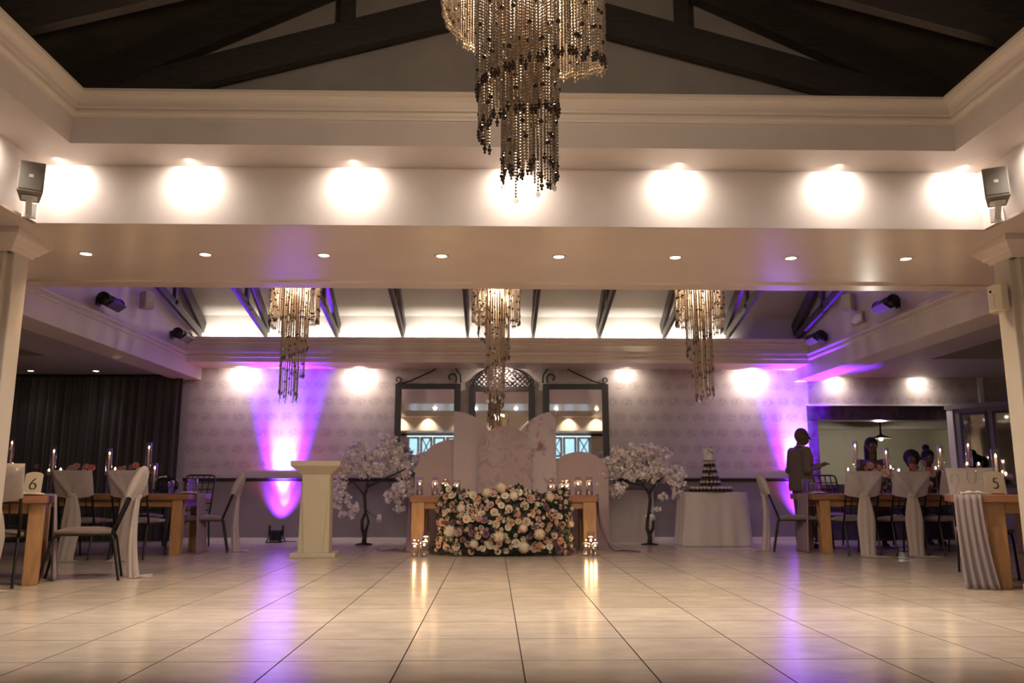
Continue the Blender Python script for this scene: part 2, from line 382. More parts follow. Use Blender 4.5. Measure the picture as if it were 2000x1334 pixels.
# gable and roof over the dance floor
ZE = 3.69
struct(MB().prism([(-3.9, 3.55), (4.23, 3.55), (4.23, 3.9), (XC, 5.95), (-3.9, 3.9)], 1, 6.30, 6.40).build('wall_gable_front', M['gable']))
struct(MB().prism([(-3.9, 3.55), (4.23, 3.55), (4.23, 3.9), (XC, 5.95), (-3.9, 3.9)], 1, -2.2, -2.1).build('wall_gable_rear', M['gable']))
sl = 0.516
def roofz(x): return 4.09 + sl * (3.515 - abs(x - XC))
for s in (-1, 1):
    m = MB(); xa, xb = XC, XC + s * 4.1
    m.prism([(xa, roofz(xa) + 0.02), (xb, roofz(xb) + 0.02), (xb, roofz(xb) + 0.12), (xa, roofz(xa) + 0.12)], 1, -2.1, 6.4)
    struct(m.build('roof_left' if s < 0 else 'roof_right', M['dark_board']))
    struct(MB().box(min(XC + s * 3.62, XC + s * 3.72), max(XC + s * 3.62, XC + s * 3.72), -2.1, 6.4, 3.5, 4.1).build('wall_plate_left' if s < 0 else 'wall_plate_right', M['gable']))
ords = ['first', 'second', 'third', 'fourth']
tr0 = None
for k, y in enumerate((6.14, 5.02, 3.92, 2.82)):
    t = thing('roof_truss', 'dark timber scissor truss over the dance floor, %s counted from the far gable wall' % ords[k], 'truss', (XC, y, ZE), 0, 'timber trusses above the dance floor')
    for s in (-1, 1):
        def q(x, z): return (s * x, z - ZE)
        m = MB(); m.prism([q(3.62, 4.035), q(0, 5.90), q(0, 5.52), q(3.62, 3.78)], 1, -0.05, 0.05); m.build('top_chord', M['beam_wood'], t)
        m = MB(); m.prism([q(3.62, 3.925), q(0, 4.97), q(0, 4.693), q(3.62, 3.69)], 1, -0.04, 0.04); m.build('bottom_chord', M['beam_wood'], t)
        MB().box(min(s * 1.31, s * 1.42), max(s * 1.31, s * 1.42), -0.035, 0.035, 0.78, 1.52).build('web', M['beam_wood'], t)
    MB().box(-0.06, 0.06, -0.035, 0.035, 1.3, 2.1).build('king_post', M['beam_wood'], t)

# pillars at the two front corners
for s, nm in ((-1, 'left'), (1, 'right')):
    xi = XC + 0.02 + s * 3.905
    a, b = sorted((xi, xi + s * 0.6)); p = struct(MB().box(a, b, 6.22, 6.42, 0, 2.8).build('pillar_' + nm, M['pillar'], bevel=0.012))
    a, b = sorted((xi + s * 0.05, xi + s * 0.6)); MB().box(a, b, 6.17, 6.25, 0, 2.66).build('pilaster', M['pillar'], p, bevel=0.01)
    a, b = sorted((xi, xi + s * 0.6))
    m = MB(); m.ring([(0, 2.64), (0.02, 2.645), (0.025, 2.665), (0.05, 2.68), (0.06, 2.70), (0.075, 2.71), (0.105, 2.745), (0.12, 2.75), (0.12, 2.80)], a, b, 6.16, 6.42)
    m.build('capital', M['soffit'], p)
    MB().box(a - 0.015, b + 0.015, 6.15, 6.44, 0, 0.12).build('plinth', M['pillar'], p)

# ---------------- far room
XL, XR_ = -4.85, 5.05
YB = 13.58
struct(MB().box(-5.03, 5.23, YB, YB + 0.12, 0.985, 3.0).build('wall_back', M['paper']))
struct(MB().box(-5.03, 5.23, YB, YB + 0.12, 0.0, 0.985).build('wall_back_dado', M['dado']))
struct(MB().box(-5.03, 5.23, YB - 0.03, YB, 0.945, 1.0).box(-5.03, 5.23, YB - 0.042, YB, 0.985, 1.0).build('trim_2', M['rail'], bevel=0.004))
struct(MB().box(-5.03, 5.23, YB - 0.015, YB, 0, 0.055).build('baseboard_back', M['white_trim'], bevel=0.004))
# bulkhead in front of the back wall, with two bands of moulding
YK = 12.87
bk = [(YK, 2.80), (YK - 0.0, 2.865), (YK - 0.022, 2.87), (YK - 0.026, 2.895), (YK - 0.012, 2.915), (YK - 0.012, 2.925), (YK - 0.034, 2.935), (YK - 0.040, 2.965), (YK - 0.02, 2.985), (YK - 0.02, 3.005), (YK + 0.012, 3.012),
      (YK + 0.012, 3.085), (YK - 0.02, 3.092), (YK - 0.024, 3.115), (YK - 0.010, 3.13), (YK - 0.010, 3.14), (YK - 0.035, 3.15), (YK - 0.042, 3.185), (YK - 0.03, 3.20), (YK + 0.04, 3.20), (YK + 0.04, 3.02), (13.62, 3.02), (13.62, 2.80)]
struct(MB().prism(bk[::-1], 0, XL - 0.1, XR_ + 0.1).build('bulkhead_ceiling', M['soffit']))
# side beams with crown
for s, xf, nm in ((-1, XL, 'left'), (1, XR_, 'right')):
    def u(d): return xf + s * d
    pf = [(u(0), 2.60), (u(0), 2.855), (u(-0.02), 2.862), (u(-0.026), 2.885), (u(-0.012), 2.90), (u(-0.012), 2.912), (u(-0.034), 2.922), (u(-0.042), 2.95), (u(-0.024), 2.968), (u(-0.02), 2.99), (u(0.02), 2.995), (u(0.02), 5.2), (u(0.12), 5.2), (u(0.12), 3.0), (u(0.42), 3.0), (u(0.42), 2.60)]
    struct(MB().prism(pf if s < 0 else pf[::-1], 1, 7.9, 13.58).build('wall_beam_' + nm, M['plaster']))
    # aisle ceiling with a small step and a dark recess
    a, b = sorted((u(0.38), s * 9.2)); ac = MB()
    rx0, rx1 = sorted((s * 6.25, s * 8.2)); ry0, ry1 = 9.6, 11.45
    ac.box(a, b, 7.9, ry0, 2.66, 2.8).box(a, b, ry1, 13.7, 2.66, 2.8).box(a, rx0, ry0, ry1, 2.66, 2.8).box(rx1, b, ry0, ry1, 2.66, 2.8)
    ac.box(rx0, rx1, ry0, ry1, 3.0, 3.05).box(rx0 - 0.05, rx0, ry0, ry1, 2.8, 3.0).box(rx1, rx1 + 0.05, ry0, ry1, 2.8, 3.0).box(rx0, rx1, ry0 - 0.05, ry0, 2.8, 3.0).box(rx0, rx1, ry1, ry1 + 0.05, 2.8, 3.0)
    struct(ac.build('ceiling_aisle_' + nm, M['aisle']))
    a, b = sorted((u(0.42), u(0.50))); struct(MB().box(a, b, 7.9, 13.55, 2.63, 2.67).build('trim_3' if s < 0 else 'trim_4', M['soffit']))
# foot of the far roof (a short upright strip) and the two slopes
struct(MB().box(XL - 0.2, XR_ + 0.2, 13.30, 13.42, 3.0, 3.66).build('wall_roof_foot', M['vault']))
zf = lambda y: 3.64 + 0.50 * (13.30 - y) if y > 10.4 else 3.64 + 0.5 * 2.9 - 0.5 * (10.4 - y)
for n, (ya, yb) in enumerate(((13.42, 10.4), (10.4, 7.8))):
    struct(MB().prism([(ya, zf(ya)), (yb, zf(yb)), (yb, zf(yb) + 0.1), (ya, zf(ya) + 0.1)], 0, XL - 0.25, XR_ + 0.25).build('ceiling_slope_%d' % (n + 1), M['vault']))
struct(MB().box(-5.2, 5.4, 7.82, 7.90, 3.2, 4.6).build('wall_room_near', M['vault']))
tx = (-4.752, -3.694, -2.55, -1.484, -0.43, 0.635, 1.713, 2.778, 3.822, 4.98)
o10 = ['leftmost', 'second from left', 'third from left', 'fourth from left', 'fifth from left', 'fifth from right', 'fourth from right', 'third from right', 'second from right', 'rightmost']
def far_truss(x, lab):
    t = thing('roof_truss', 'slim dark timber truss under the far sloping ceiling, ' + lab, 'truss', (x, 10.4, 3.2), 0, 'timber trusses under the far ceiling')
    for s in (1, -1):
        L_ = 2.86 if s > 0 else 2.5
        def P(y, z): return (0, s * y, z - 3.2)
        MB().bar(P(L_, 3.42), P(0, 3.42 + 0.5 * L_), 0.055, 0.20, (0, 0, 1)).build('top_chord', M['truss_wood'], t)
        MB().bar(P(L_ - 0.12, 3.30), P(0, 3.30 + 0.20 * L_), 0.05, 0.12, (0, 0, 1)).build('bottom_chord', M['truss_wood'], t)
        MB().bar(P(L_ - 1.25, 3.53), P(L_ - 1.25, 3.98), 0.05, 0.09, (0, 1, 0)).build('web', M['truss_wood'], t)
    return t
for x, l in zip(tx, o10): far_truss(x, l)

# ---------------- right-hand back corner: valance, dark tiled opening, kitchen, angled bay
struct(MB().box(5.23, 8.6, YB - 0.10, YB + 0.12, 2.20, 2.70).build('wall_valance', M['paper']))
struct(MB().box(5.23, 8.25, YB - 0.13, YB - 0.10, 2.185, 2.215).build('trim_5', M['white_trim']))
struct(MB().box(8.10, 8.17, YB - 0.16, YB - 0.09, 2.2, 2.68).build('trim_6', M['white_trim']))
M['slate'] = mat('dark_slate_tile', (0.075, 0.062, 0.062), 0.28, noise=0.5, scale=9, bump=0.1, rand=0.25)
op = struct(MB().box(5.23, 5.40, YB, YB + 0.35, 0, 2.2).box(5.40, 7.75, YB + 0.02, YB + 0.35, 1.96, 2.2).box(5.40, 7.75, YB + 0.02, YB + 0.35, 0, 0.90).build('wall_opening', M['slate']))
for i in range(8):
    MB().box(5.235 + i * 0.31, 5.235 + i * 0.31 + 0.304, YB - 0.012, YB + 0.02, 1.965, 2.18).build('tile', M['slate'], op, bevel=0.004)
for i in range(6):
    MB().box(5.235, 5.395, YB - 0.012, YB + 0.0, 0.03 + i * 0.322, 0.03 + i * 0.322 + 0.316).build('tile', M['slate'], op, bevel=0.004)
M['kitchen'] = mat('khaki_kitchen_paint', (0.36, 0.32, 0.24), 0.6, noise=0.05)
kk = MB().box(5.2, 9.2, 17.0, 17.1, 0, 2.6).box(5.2, 5.3, 13.9, 17.0, 0, 2.6).box(9.1, 9.2, 13.9, 17.0, 0, 2.6)
struct(kk.build('wall_kitchen', M['kitchen']))
struct(MB().box(5.2, 9.2, 13.9, 17.1, 2.5, 2.6).build('ceiling_kitchen', M['gable']))
struct(MB().box(5.3, 9.1, 15.9, 16.2, 1.98, 2.5).build('bulkhead_kitchen', M['gable']))
M['bay'] = mat('grey_bay_paint', (0.17, 0.155, 0.15), 0.6)
# angled bay from (7.6,13.4) to (8.35,12.65): built flat then turned 45 degrees
bay = bpy.data.objects.new('wall_bay', None); COL.objects.link(bay); bay.location = (7.60, 13.42, 0); bay.rotation_euler = (0, 0, R(-45)); struct(bay)
MB().box(0.0, 0.10, 0, 0.10, 0, 2.12).box(0.10, 0.55, 0, 0.10, 0, 0.85).box(0.10, 0.55, 0, 0.10, 2.06, 2.12).box(0.51, 0.58, 0, 0.1, 0, 2.12).box(0.58, 1.05, 0, 0.1, 0, 0.85).box(0.58, 1.05, 0, 0.1, 2.06, 2.12).box(1.03, 2.2, 0, 0.1, 0, 2.12).build('panel', M['bay'], bay)
MB().box(-0.08, 0.015, -0.04, 0.10, 0, 2.16).build('corner_post', M['white_trim'], bay, bevel=0.006)
MB().box(-0.1, 2.2, -0.06, 0.12, 2.12, 2.2).build('head_rail', M['bay'], bay)
M['mirror'] = mat('mirror_glass', (0.86, 0.87, 0.86), 0.015, metal=1.0)
M['dark_mirror'] = mat('smoky_window_glass', (0.38, 0.40, 0.40), 0.03, metal=1.0)
for i, (a, b) in enumerate(((0.12, 0.51), (0.59, 1.02))):
    wn = MB().box(a, a + 0.035, -0.025, 0.05, 0.85, 2.06).box(b - 0.035, b, -0.025, 0.05, 0.85, 2.06).box(a, b, -0.025, 0.05, 2.02, 2.06).box(a, b, -0.025, 0.05, 0.85, 0.89).build('window_%d' % (i + 1), M['rail'], None)
    wn.location = bay.location; wn.rotation_euler = bay.rotation_euler; struct(wn)
    MB().box(a + 0.03, b - 0.03, 0.01, 0.02, 0.88, 2.03).build('pane', M['dark_mirror'], wn)
struct(MB().box(8.3, 9.2, 12.6, 12.7, 0, 2.7).build('wall_corner_right', M['bay']))
struct(MB().box(-9.2, -5.03, YB, YB + 0.12, 0, 2.7).build('wall_behind_curtain', M['aisle']))

# ================================================================ FITTINGS
M['ring_metal'] = mat('white_downlight_trim', (0.65, 0.58, 0.48), 0.35)
dl = thing('downlight', 'x', 'downlight', (0, 0, 2.8), 0, 'downlights in the flat soffit')
MB().lathe([(0.043, -0.001), (0.048, -0.007), (0.058, -0.006), (0.062, 0.0), (0.043, 0.0)], 20).build('trim_ring', M['ring_metal'], dl, True)
MB().lathe([(0.0, -0.0045), (0.03, -0.004), (0.043, -0.002), (0.043, 0.0)], 20).build('lens', M['lens'], dl, True)
o8 = ['leftmost', 'second from left', 'third from left', 'fourth from left', 'fourth from right', 'third from right', 'second from right', 'rightmost']
for k in range(8):
    p = (-3.46 + k * 1.003, 6.78, 2.8)
    o = dl if k == 0 else dup(dl, p)
    o.location = p; o['label'] = 'small lit round downlight in the flat soffit, %s of the row' % o8[k]
    lamp('SPOT', 'downlight_beam', (p[0], p[1], 2.785), DL_E[k], DL_C[k], 0.03, (0, 0.35, -1), 155, 1.0)
for k, (x, y) in enumerate(((-7.3, 12.95), (-6.28, 12.95))):
    dup(dl, (x, y, 2.66), label='lit round downlight above the dark curtain, %s of the two' % ('left' if k == 0 else 'right'), group='downlights in the left aisle ceiling')
    lamp('SPOT', 'aisle_beam', (x, y, 2.645), 7, COOL, 0.03, (0, 0, -1), 110, 1.0)

# loudspeakers
M['spk_grey'] = mat('grey_beige_speaker_shell', (0.20, 0.175, 0.14), 0.5)
M['spk_grille'] = mat('taupe_speaker_grille', (0.13, 0.115, 0.09), 0.7, noise=0.3, scale=300)
M['spk_white'] = mat('off_white_speaker_shell', (0.42, 0.38, 0.34), 0.5)
def speaker(loc, rot, sc_, label, shell, grille, bracket=True):
    t = thing('wall_speaker', label, 'speaker', loc)
    t.rotation_euler = rot
    h, w_, d = 0.25 * sc_, 0.165 * sc_, 0.15 * sc_
    m = MB(); m.add([(-w_ / 2, -d, -h / 2), (w_ / 2, -d, -h / 2), (w_ * .36, 0, -h / 2), (-w_ * .36, 0, -h / 2), (-w_ / 2, -d, h / 2), (w_ / 2, -d, h / 2), (w_ * .36, 0, h / 2), (-w_ * .36, 0, h / 2)],
                    [(0, 3, 2, 1), (4, 5, 6, 7), (0, 1, 5, 4), (1, 2, 6, 5), (2, 3, 7, 6), (3, 0, 4, 7)])
    m.build('cabinet', shell, t, bevel=0.008)
    gr = MB().box(-w_ * .44, w_ * .44, -d - 0.006, -d, -h * .44, h * .44).build('grille', grille, t, bevel=0.003)
    MB().box(-0.014 * sc_, 0.014 * sc_, -d - 0.008, -d - 0.005, -0.012 * sc_, 0.012 * sc_).build('badge', M['ring_metal'], gr)
    if bracket:
        m = MB().box(-w_ * .3, w_ * .3, -d * .7, -d * .3, -h * .5 - 0.014, -h * .5 - 0.004).box(-0.02, 0.02, -d * .6, 0.10, -h * .5 - 0.05, -h * .5 - 0.014).box(-0.045, 0.045, 0.09, 0.105, -h * .5 - 0.07, -h * .5 + 0.05)
        m.build('bracket', M['white_trim'], t, bevel=0.003)
    return t
speaker((-3.32, 5.66, 2.965), (R(-14), 0, R(28)), 1.0, 'grey loudspeaker bracketed in the left corner of the lit beam', M['spk_grey'], M['spk_grille'])
speaker((3.68, 5.66, 2.985), (R(-14), 0, R(-28)), 1.0, 'grey loudspeaker bracketed in the right corner of the lit beam', M['spk_grey'], M['spk_grille'])
speaker((-4.82, 11.08, 3.37), (0, 0, R(62)), 0.95, 'small pale speaker high on the left wall between two black heaters', M['spk_white'], M['spk_white'], False)
speaker((5.02, 11.09, 3.39), (0, 0, R(-62)), 0.95, 'small pale speaker high on the right wall above the emergency light', M['spk_white'], M['spk_white'], False)
# black heater lamps on the side walls
M['reflector'] = mat('heater_reflector', (0.10, 0.085, 0.085), 0.3, metal=0.8)
def heater(loc, s, label):
    t = thing('heater_lamp', label, 'heater', loc); t.rotation_euler = (R(0), 0, 0)
    m = MB(); m.tube([(s * -0.16, -0.19, 0), (s * -0.16, 0.19, 0)], 0.075, 12); m.build('housing', M['black'], t, True)
    m = MB(); m.box(-0.06, 0.06, -0.17, 0.17, -0.078, -0.062); o = m.build('reflector', M['reflector'], t); o.location = (s * -0.19, 0, 0); o.rotation_euler = (0, R(s * 35), 0)
    for q in (-0.196, 0.196): MB().tube([(s * -0.16, q - 0.012, 0), (s * -0.16, q + 0.012, 0)], 0.083, 12).build('end_cap', M['black'], t, True)
    MB().box(min(0, s * -0.12), max(0, s * -0.12), -0.02, 0.02, -0.015, 0.03).box(min(0, s * -0.015), max(0, s * -0.015), -0.05, 0.05, -0.05, 0.06).build('bracket', M['black'], t)
heater((-4.86, 9.91, 3.09), -1, 'black cylinder heater lamp high on the left wall, nearer one')
heater((-4.86, 12.26, 3.11), -1, 'black cylinder heater lamp high on the left wall, farther one by the back')
heater((5.06, 9.91, 3.11), 1, 'black cylinder heater lamp high on the right wall, nearer one')
heater((5.06, 12.18, 3.10), 1, 'black cylinder heater lamp high on the right wall, farther one by the back')
t = thing('emergency_light', 'pale oval emergency light on the right wall under the small speaker', 'emergency light', (5.04, 11.0, 3.15))
MB().ball((-0.02, 0, 0), (0.045, 0.16, 0.07), 14, 8).build('cover', M['white_trim'], t, True); MB().box(-0.03, -0.0, -0.165, 0.165, -0.075, 0.075).build('base', M['spk_white'], t, bevel=0.01)
t = thing('motion_sensor', 'small cream alarm sensor box on the inner face of the right pillar', 'sensor', (4.045, 6.28, 2.33))
M['sensor'] = mat('cream_sensor_plastic', (0.62, 0.53, 0.38), 0.4)
MB().prism([(-0.0, -0.09), (-0.055, -0.085), (-0.085, -0.04), (-0.085, 0.045), (-0.05, 0.085), (0.0, 0.09)], 2, -0.11, 0.11).build('housing', M['sensor'], t, bevel=0.008)
MB().box(-0.089, -0.080, -0.035, 0.03, -0.085, 0.03).build('lens_window', M['spk_white'], t); MB().ball((-0.088, -0.0, 0.055), 0.012).build('indicator', M['black'], t)
t = thing('smoke_detector', 'small white ceiling detector under the left side beam', 'detector', (-5.08, 10.99, 2.60)); MB().lathe([(0.0, -0.05), (0.035, -0.048), (0.05, -0.03), (0.065, -0.02), (0.07, 0)], 16).build('cover', M['white_trim'], t, True)
# purple par uplights
M['par_lens'] = emis('violet_lens', (0.55, 0.25, 1.0), 12)
for i, (x, lab) in enumerate(((-3.42, 'black uplight can throwing violet light up the wall behind the lectern'), (5.02, 'black uplight can throwing violet light up the wall behind the standing man'))):
    t = thing('par_uplight', lab, 'uplight', (x, 13.31, 0), 0, 'violet uplights at the back wall')
    MB().lathe([(0.085, 0.03), (0.09, 0.05), (0.09, 0.16), (0.098, 0.165), (0.098, 0.19), (0.088, 0.19), (0.085, 0.175)], 18).build('can', M['black'], t, True)
    MB().lathe([(0.0, 0.172), (0.084, 0.172)], 18).build('lens', M['par_lens'], t)
    m = MB()
    for s in (-1, 1): m.bar((s * 0.105, 0, 0.10), (s * 0.105, 0, 0.26), 0.012, 0.03).bar((s * 0.105, 0, 0.10), (s * 0.12, -0.11, 0.01), 0.012, 0.02).bar((s * 0.105, 0, 0.10), (s * 0.12, 0.11, 0.01), 0.012, 0.02)
    m.bar((-0.125, -0.11, 0.006), (0.125, -0.11, 0.006), 0.02, 0.012).bar((-0.125, 0.11, 0.006), (0.125, 0.11, 0.006), 0.02, 0.012); m.build('yoke', M['black'], t)
    MB().tube([(0.0, 0.05, 0.06), (0.02, 0.09, 0.02), (0.10, 0.10, 0.008), (0.3, 0.08, 0.008)], 0.006, 6).build('cable', M['black'], t)

# ---------------------------------------------------------------- chandeliers
M['bead'] = mat('bronze_glass_bead', (0.46, 0.36, 0.26), 0.30, metal=0.45)
M['bead_dark'] = mat('dark_brown_bead', (0.075, 0.045, 0.030), 0.25, coat=0.5)
M['bead_gold'] = mat('pale_gold_bead', (0.55, 0.44, 0.31), 0.25, metal=0.3)  # end beads coloured paler, as if lit by the inner bulbs
M['crystal'] = mat('clear_crystal_drop', (0.80, 0.76, 0.70), 0.06, metal=0.0, spec=1.0, alpha=0.45)
M['brass'] = mat('aged_brass', (0.35, 0.24, 0.12), 0.35, metal=0.9)
def strand_mesh(L, r, sp, end, n=5, mids=()):
    m = MB(); k = max(2, int(L / sp)); prof = []
    for i in range(k):
        z = -i * sp; prof += [(r * 0.35, z), (r, z - sp * 0.5)]
    prof.append((r * 0.35, -k * sp)); m.lathe(prof, n)
    m.cur = 1
    for q in mids: m.ball((0, 0, -L * q), 1.7 * r, 7, 5)
    m.cur = 0; z = -k * sp
    if end in ('triple', 'gold'):
        m.cur = 1 if end == 'triple' else 2
        for q in (1.0, 1.6, 1.0): m.ball((0, 0, z - q * r), q * r, 7, 5); z -= 2 * q * r
    elif end == 'crystal':
        m.cur = 3; m.ball((0, 0, z - 2.0 * r), (2.2 * r, 1.2 * r, 2.2 * r), 8, 6)
    return m.mesh('strand', [M['bead'], M['bead_dark'], M['bead_gold'], M['crystal']])
def chandelier(name, label, loc, path, core, ztop, sp, r, ds, group, mid=True):
    """path: (turn, radius, bottom z, centre dx); the strands hang from a spiral whose lower edge winds down"""
    t = thing(name, label, 'chandelier', loc, 0, group)
    cache = {}
    def strand(x, y, zb, end):
        L = round((ztop - zb) / 0.02) * 0.02; v = random.choice((0, 0, 1, 2, 3)); key = (L, end, v)
        if key not in cache: cache[key] = strand_mesh(L, r, sp, end, 5, ((), (.55, .80), (.66,), (.44, .9))[v])
        put('strand', cache[key], t, loc=(x, y, ztop + random.uniform(-.008, .008)), rot=(0, 0, random.random() * 6))
    def at(tn):
        for a, b in zip(path, path[1:]):
            if a[0] <= tn <= b[0]:
                q = (tn - a[0]) / (b[0] - a[0]); return [a[i] + (b[i] - a[i]) * q for i in range(4)]
        return list(path[-1])
    tn = path[0][0]; i = 0; rail = []
    while tn <= path[-1][0]:
        _, rr, zb, dx = at(tn); th = PI - 2 * PI * tn
        x, y = dx + rr * math.cos(th), rr * math.sin(th)
        strand(x, y, zb + random.uniform(-.008, .008), 'gold' if tn < 0.62 and tn % 1 < 0.5 else ('triple' if i % 4 != 1 else 'plain')); rail.append((x, y, ztop))  # back of the outer turn gets the painted-lit ends
        tn += ds / (2 * PI * rr); i += 1
    rc, zc0, zc1, dx = core
    k = int(2 * PI * rc / (ds * 0.95))
    for i in range(k):
        th = 2 * PI * i / k; strand(dx + rc * math.cos(th), rc * math.sin(th), zc0 + (zc1 - zc0) * (0.5 + 0.5 * math.sin(th * 1.0 + 2.4)) + random.uniform(-.05, .03), ('triple', 'plain', 'triple')[i % 3])
    for i in range(7):
        th = 2 * PI * i / 7 + .3; strand(dx + rc * .95 * math.cos(th), rc * .95 * math.sin(th), zc1 - 0.055 - 0.035 * random.random(), 'crystal')
    MB().tube(rail, 0.008, 6).build('spiral_rail', M['brass'], t, True)
    m = MB().lathe([(0.0, 0), (0.30, 0), (0.31, 0.01), (0.30, 0.03), (0.0, 0.04)], 24, (path[0][3], 0, ztop + 0.01)); m.build('ceiling_plate', M['brass'], t, True)
    for s in range(6):
        th = s * PI / 3; bb = MB().lathe([(0.016, 0.0), (0.016, 0.05), (0.0, 0.05)], 10).build('bulb_socket', M['brass'], t, loc=(path[0][3] + .17 * math.cos(th), .17 * math.sin(th), ztop - 0.06))
        MB().ball((0, 0, -0.03), (0.022, 0.022, 0.035), 8, 6).build('bulb', M['bulb'], bb, True)
    m = MB().tube([(path[0][3], 0, ztop + 0.03), (path[0][3], 0, ztop + 1.6)], 0.012, 8); m.build('hanging_rod', M['brass'], t)
    return t
cz = 0.0
chandelier('bead_chandelier', 'large spiral bead chandelier hanging close above the dance floor', (0.113, 3.0, 0),
           [(0.0, 0.325, 2.775, 0.0), (0.25, 0.325, 2.66, 0.0), (0.5, 0.325, 2.515, 0.0), (0.75, 0.26, 2.385, 0.0), (1.0, 0.165, 2.37, -0.012), (1.5, 0.155, 2.325, -0.018), (1.75, 0.15, 2.25, -0.018), (2.0, 0.158, 2.215, -0.018), (2.12, 0.150, 2.21, -0.018)],
           (0.108, 2.10, 2.06, 0.022), 3.02, 0.0128, 0.0058, 0.0150, None)
far = chandelier('bead_chandelier', 'spiral bead chandelier in the far room, left of the three', (-2.58, 10.4, 0),
           [(0.0, 0.315, 3.10, 0.0), (0.25, 0.315, 3.02, 0.0), (0.5, 0.315, 2.96, 0.0), (0.75, 0.30, 2.96, 0.0), (1.0, 0.26, 2.93, -0.05), (1.25, 0.22, 2.80, -0.04), (1.5, 0.17, 2.62, 0.02), (1.75, 0.16, 2.50, 0.02), (2.0, 0.15, 2.42, 0.01), (2.25, 0.14, 2.30, 0.0), (2.5, 0.14, 2.25, 0.02)],
           (0.115, 2.08, 2.02, -0.03), 3.66, 0.022, 0.0085, 0.030, 'bead chandeliers in the far room')
dup(far, (0.03, 10.4, 0), R(75), 'spiral bead chandelier in the far room, middle one before the mirrors')
dup(far, (2.68, 10.4, 0), R(200), 'spiral bead chandelier in the far room, right of the three')

# ---------------------------------------------------------------- curtain and mirrors
M['curtain'] = mat('charcoal_striped_cloth', (0.040, 0.033, 0.033), 0.85, noise=0.55, scale=3, stretch=(14, 1, 0.05), sheen=0.2)
def curt(x0, x1, ph):
    def fn(u, v):
        x = x0 + (x1 - x0) * u; a = 0.035 * math.sin(x * 46 + ph) + 0.02 * math.sin(x * 21 + 1.3 + ph)
        return (x, 13.36 + a * (0.75 + 0.25 * v), 0.02 + 2.60 * (1 - v))
    return fn
for i, (a, b) in enumerate(((-9.1, -7.78), (-7.74, -6.42), (-6.38, -5.06))):
    o = MB().grid(curt(a, b, i * 1.7), 110, 6).build('curtain', M['curtain'], None, True)
    tag(o, 'charcoal pleated curtain panel on the left aisle wall, %s' % ('leftmost panel mostly behind the pillar', 'middle panel', 'right panel beside the wallpaper')[i], 'curtain', 'dark curtain panels')
t = thing('curtain_rail', 'dark rail carrying the charcoal curtains under the aisle ceiling', 'curtain rail', (-7.1, 13.36, 2.63)); MB().box(-2.05, 2.05, -0.02, 0.02, 0.0, 0.028).build('rail', M['black'], t)

def scroll(cx, cz, r0, r1, a0, turns, n=26, y=0.0):
    return [(cx + (r0 + (r1 - r0) * i / n) * math.cos(a0 + turns * 2 * PI * i / n), y, cz + (r0 + (r1 - r0) * i / n) * math.sin(a0 + turns * 2 * PI * i / n)) for i in range(n + 1)]
def wall_mirror(xa, xb, zt, label, kind):
    t = thing('wall_mirror', label, 'mirror', ((xa + xb) / 2, YB, 0), 0, 'three tall mirrors on the back wall')
    h = (xb - xa) / 2; zb = 1.08; fw = 0.105
    m = MB().box(-h, -h + fw, -0.06, 0, zb, zt).box(h - fw, h, -0.06, 0, zb, zt).box(-h + fw, h - fw, -0.06, 0, zt - fw * .85, zt).box(-h + fw, h - fw, -0.06, 0, zb, zb + fw)
    m.build('frame', M['rail'], t, bevel=0.006)
    MB().box(-h + fw - .01, h - fw + .01, -0.03, -0.02, zb + fw - .01, zt - fw * .85 + .01).build('glass', M['mirror'], t)
    m = MB(); y = -0.03
    if kind == 'lattice':
        w_, hh = 0.475, 0.315
        arc = [(w_ * math.cos(PI * i / 24), y, zt + 0.005 + hh * math.sin(PI * i / 24) ** 0.85) for i in range(25)]
        m.tube(arc, 0.013, 6)
        def top(x): return hh * max(0.0, 1 - (x / w_) ** 2) ** 0.5
        for s in (-1, 1):
            for k in range(-14, 15):
                pts = [(k * 0.075 + s * q * 0.075 / 0.075 * 0.02, y + s * 0.004, zt + q * 0.02) for q in range(0, 17)]
                run = [p for p in pts if abs(p[0]) < w_ and p[2] - zt < top(p[0]) * 0.98]
                if len(run) > 1: m.tube([run[0], run[-1]], 0.0085, 4)
        for s in (-1, 1): m.tube([(s * (h - .03), y, zt)] + [(s * (h - 0.075 + q[0]), y, zt + 0.075 + q[2]) for q in scroll(0, 0, 0.065, 0.02, -1.2, 0.8)], 0.011, 6)
    else:
        s = kind
        m.tube([(s * -(h - 0.06), y, zt), (s * -(h - .25), y, zt + 0.05), (s * -(h - .6), y, zt + 0.21), (s * (h - .36), y, zt + 0.295), (s * (h - .20), y, zt + 0.30), (s * (h - .08), y, zt + 0.25), (s * (h - .01), y, zt + 0.15), (s * (h - .0), y, zt + 0.02)], 0.012, 6)
        m.tube([(s * (h - 0.15 + q[0]), y, zt + 0.10 + q[2]) for q in scroll(0, 0, 0.095, 0.03, -0.9, 0.85)][::s], 0.011, 6)
        m.tube([(s * -(h - 0.03), y, zt)] + [(s * (-(h - 0.04) + q[0]), y, zt + 0.065 + q[2]) for q in scroll(0, 0, 0.055, 0.02, -1.0, 0.9)], 0.011, 6)
    m.build('crest', M['black'], t, True)
wall_mirror(-1.633, -0.553, 2.545, 'tall dark framed mirror with iron scroll crest rising to the right, left one', 1)
wall_mirror(-0.407, 0.677, 2.505, 'tall dark framed mirror topped by an arched iron lattice, middle one', 'lattice')
wall_mirror(0.814, 1.903, 2.545, 'tall dark framed mirror with iron scroll crest rising to the left, right one', -1)

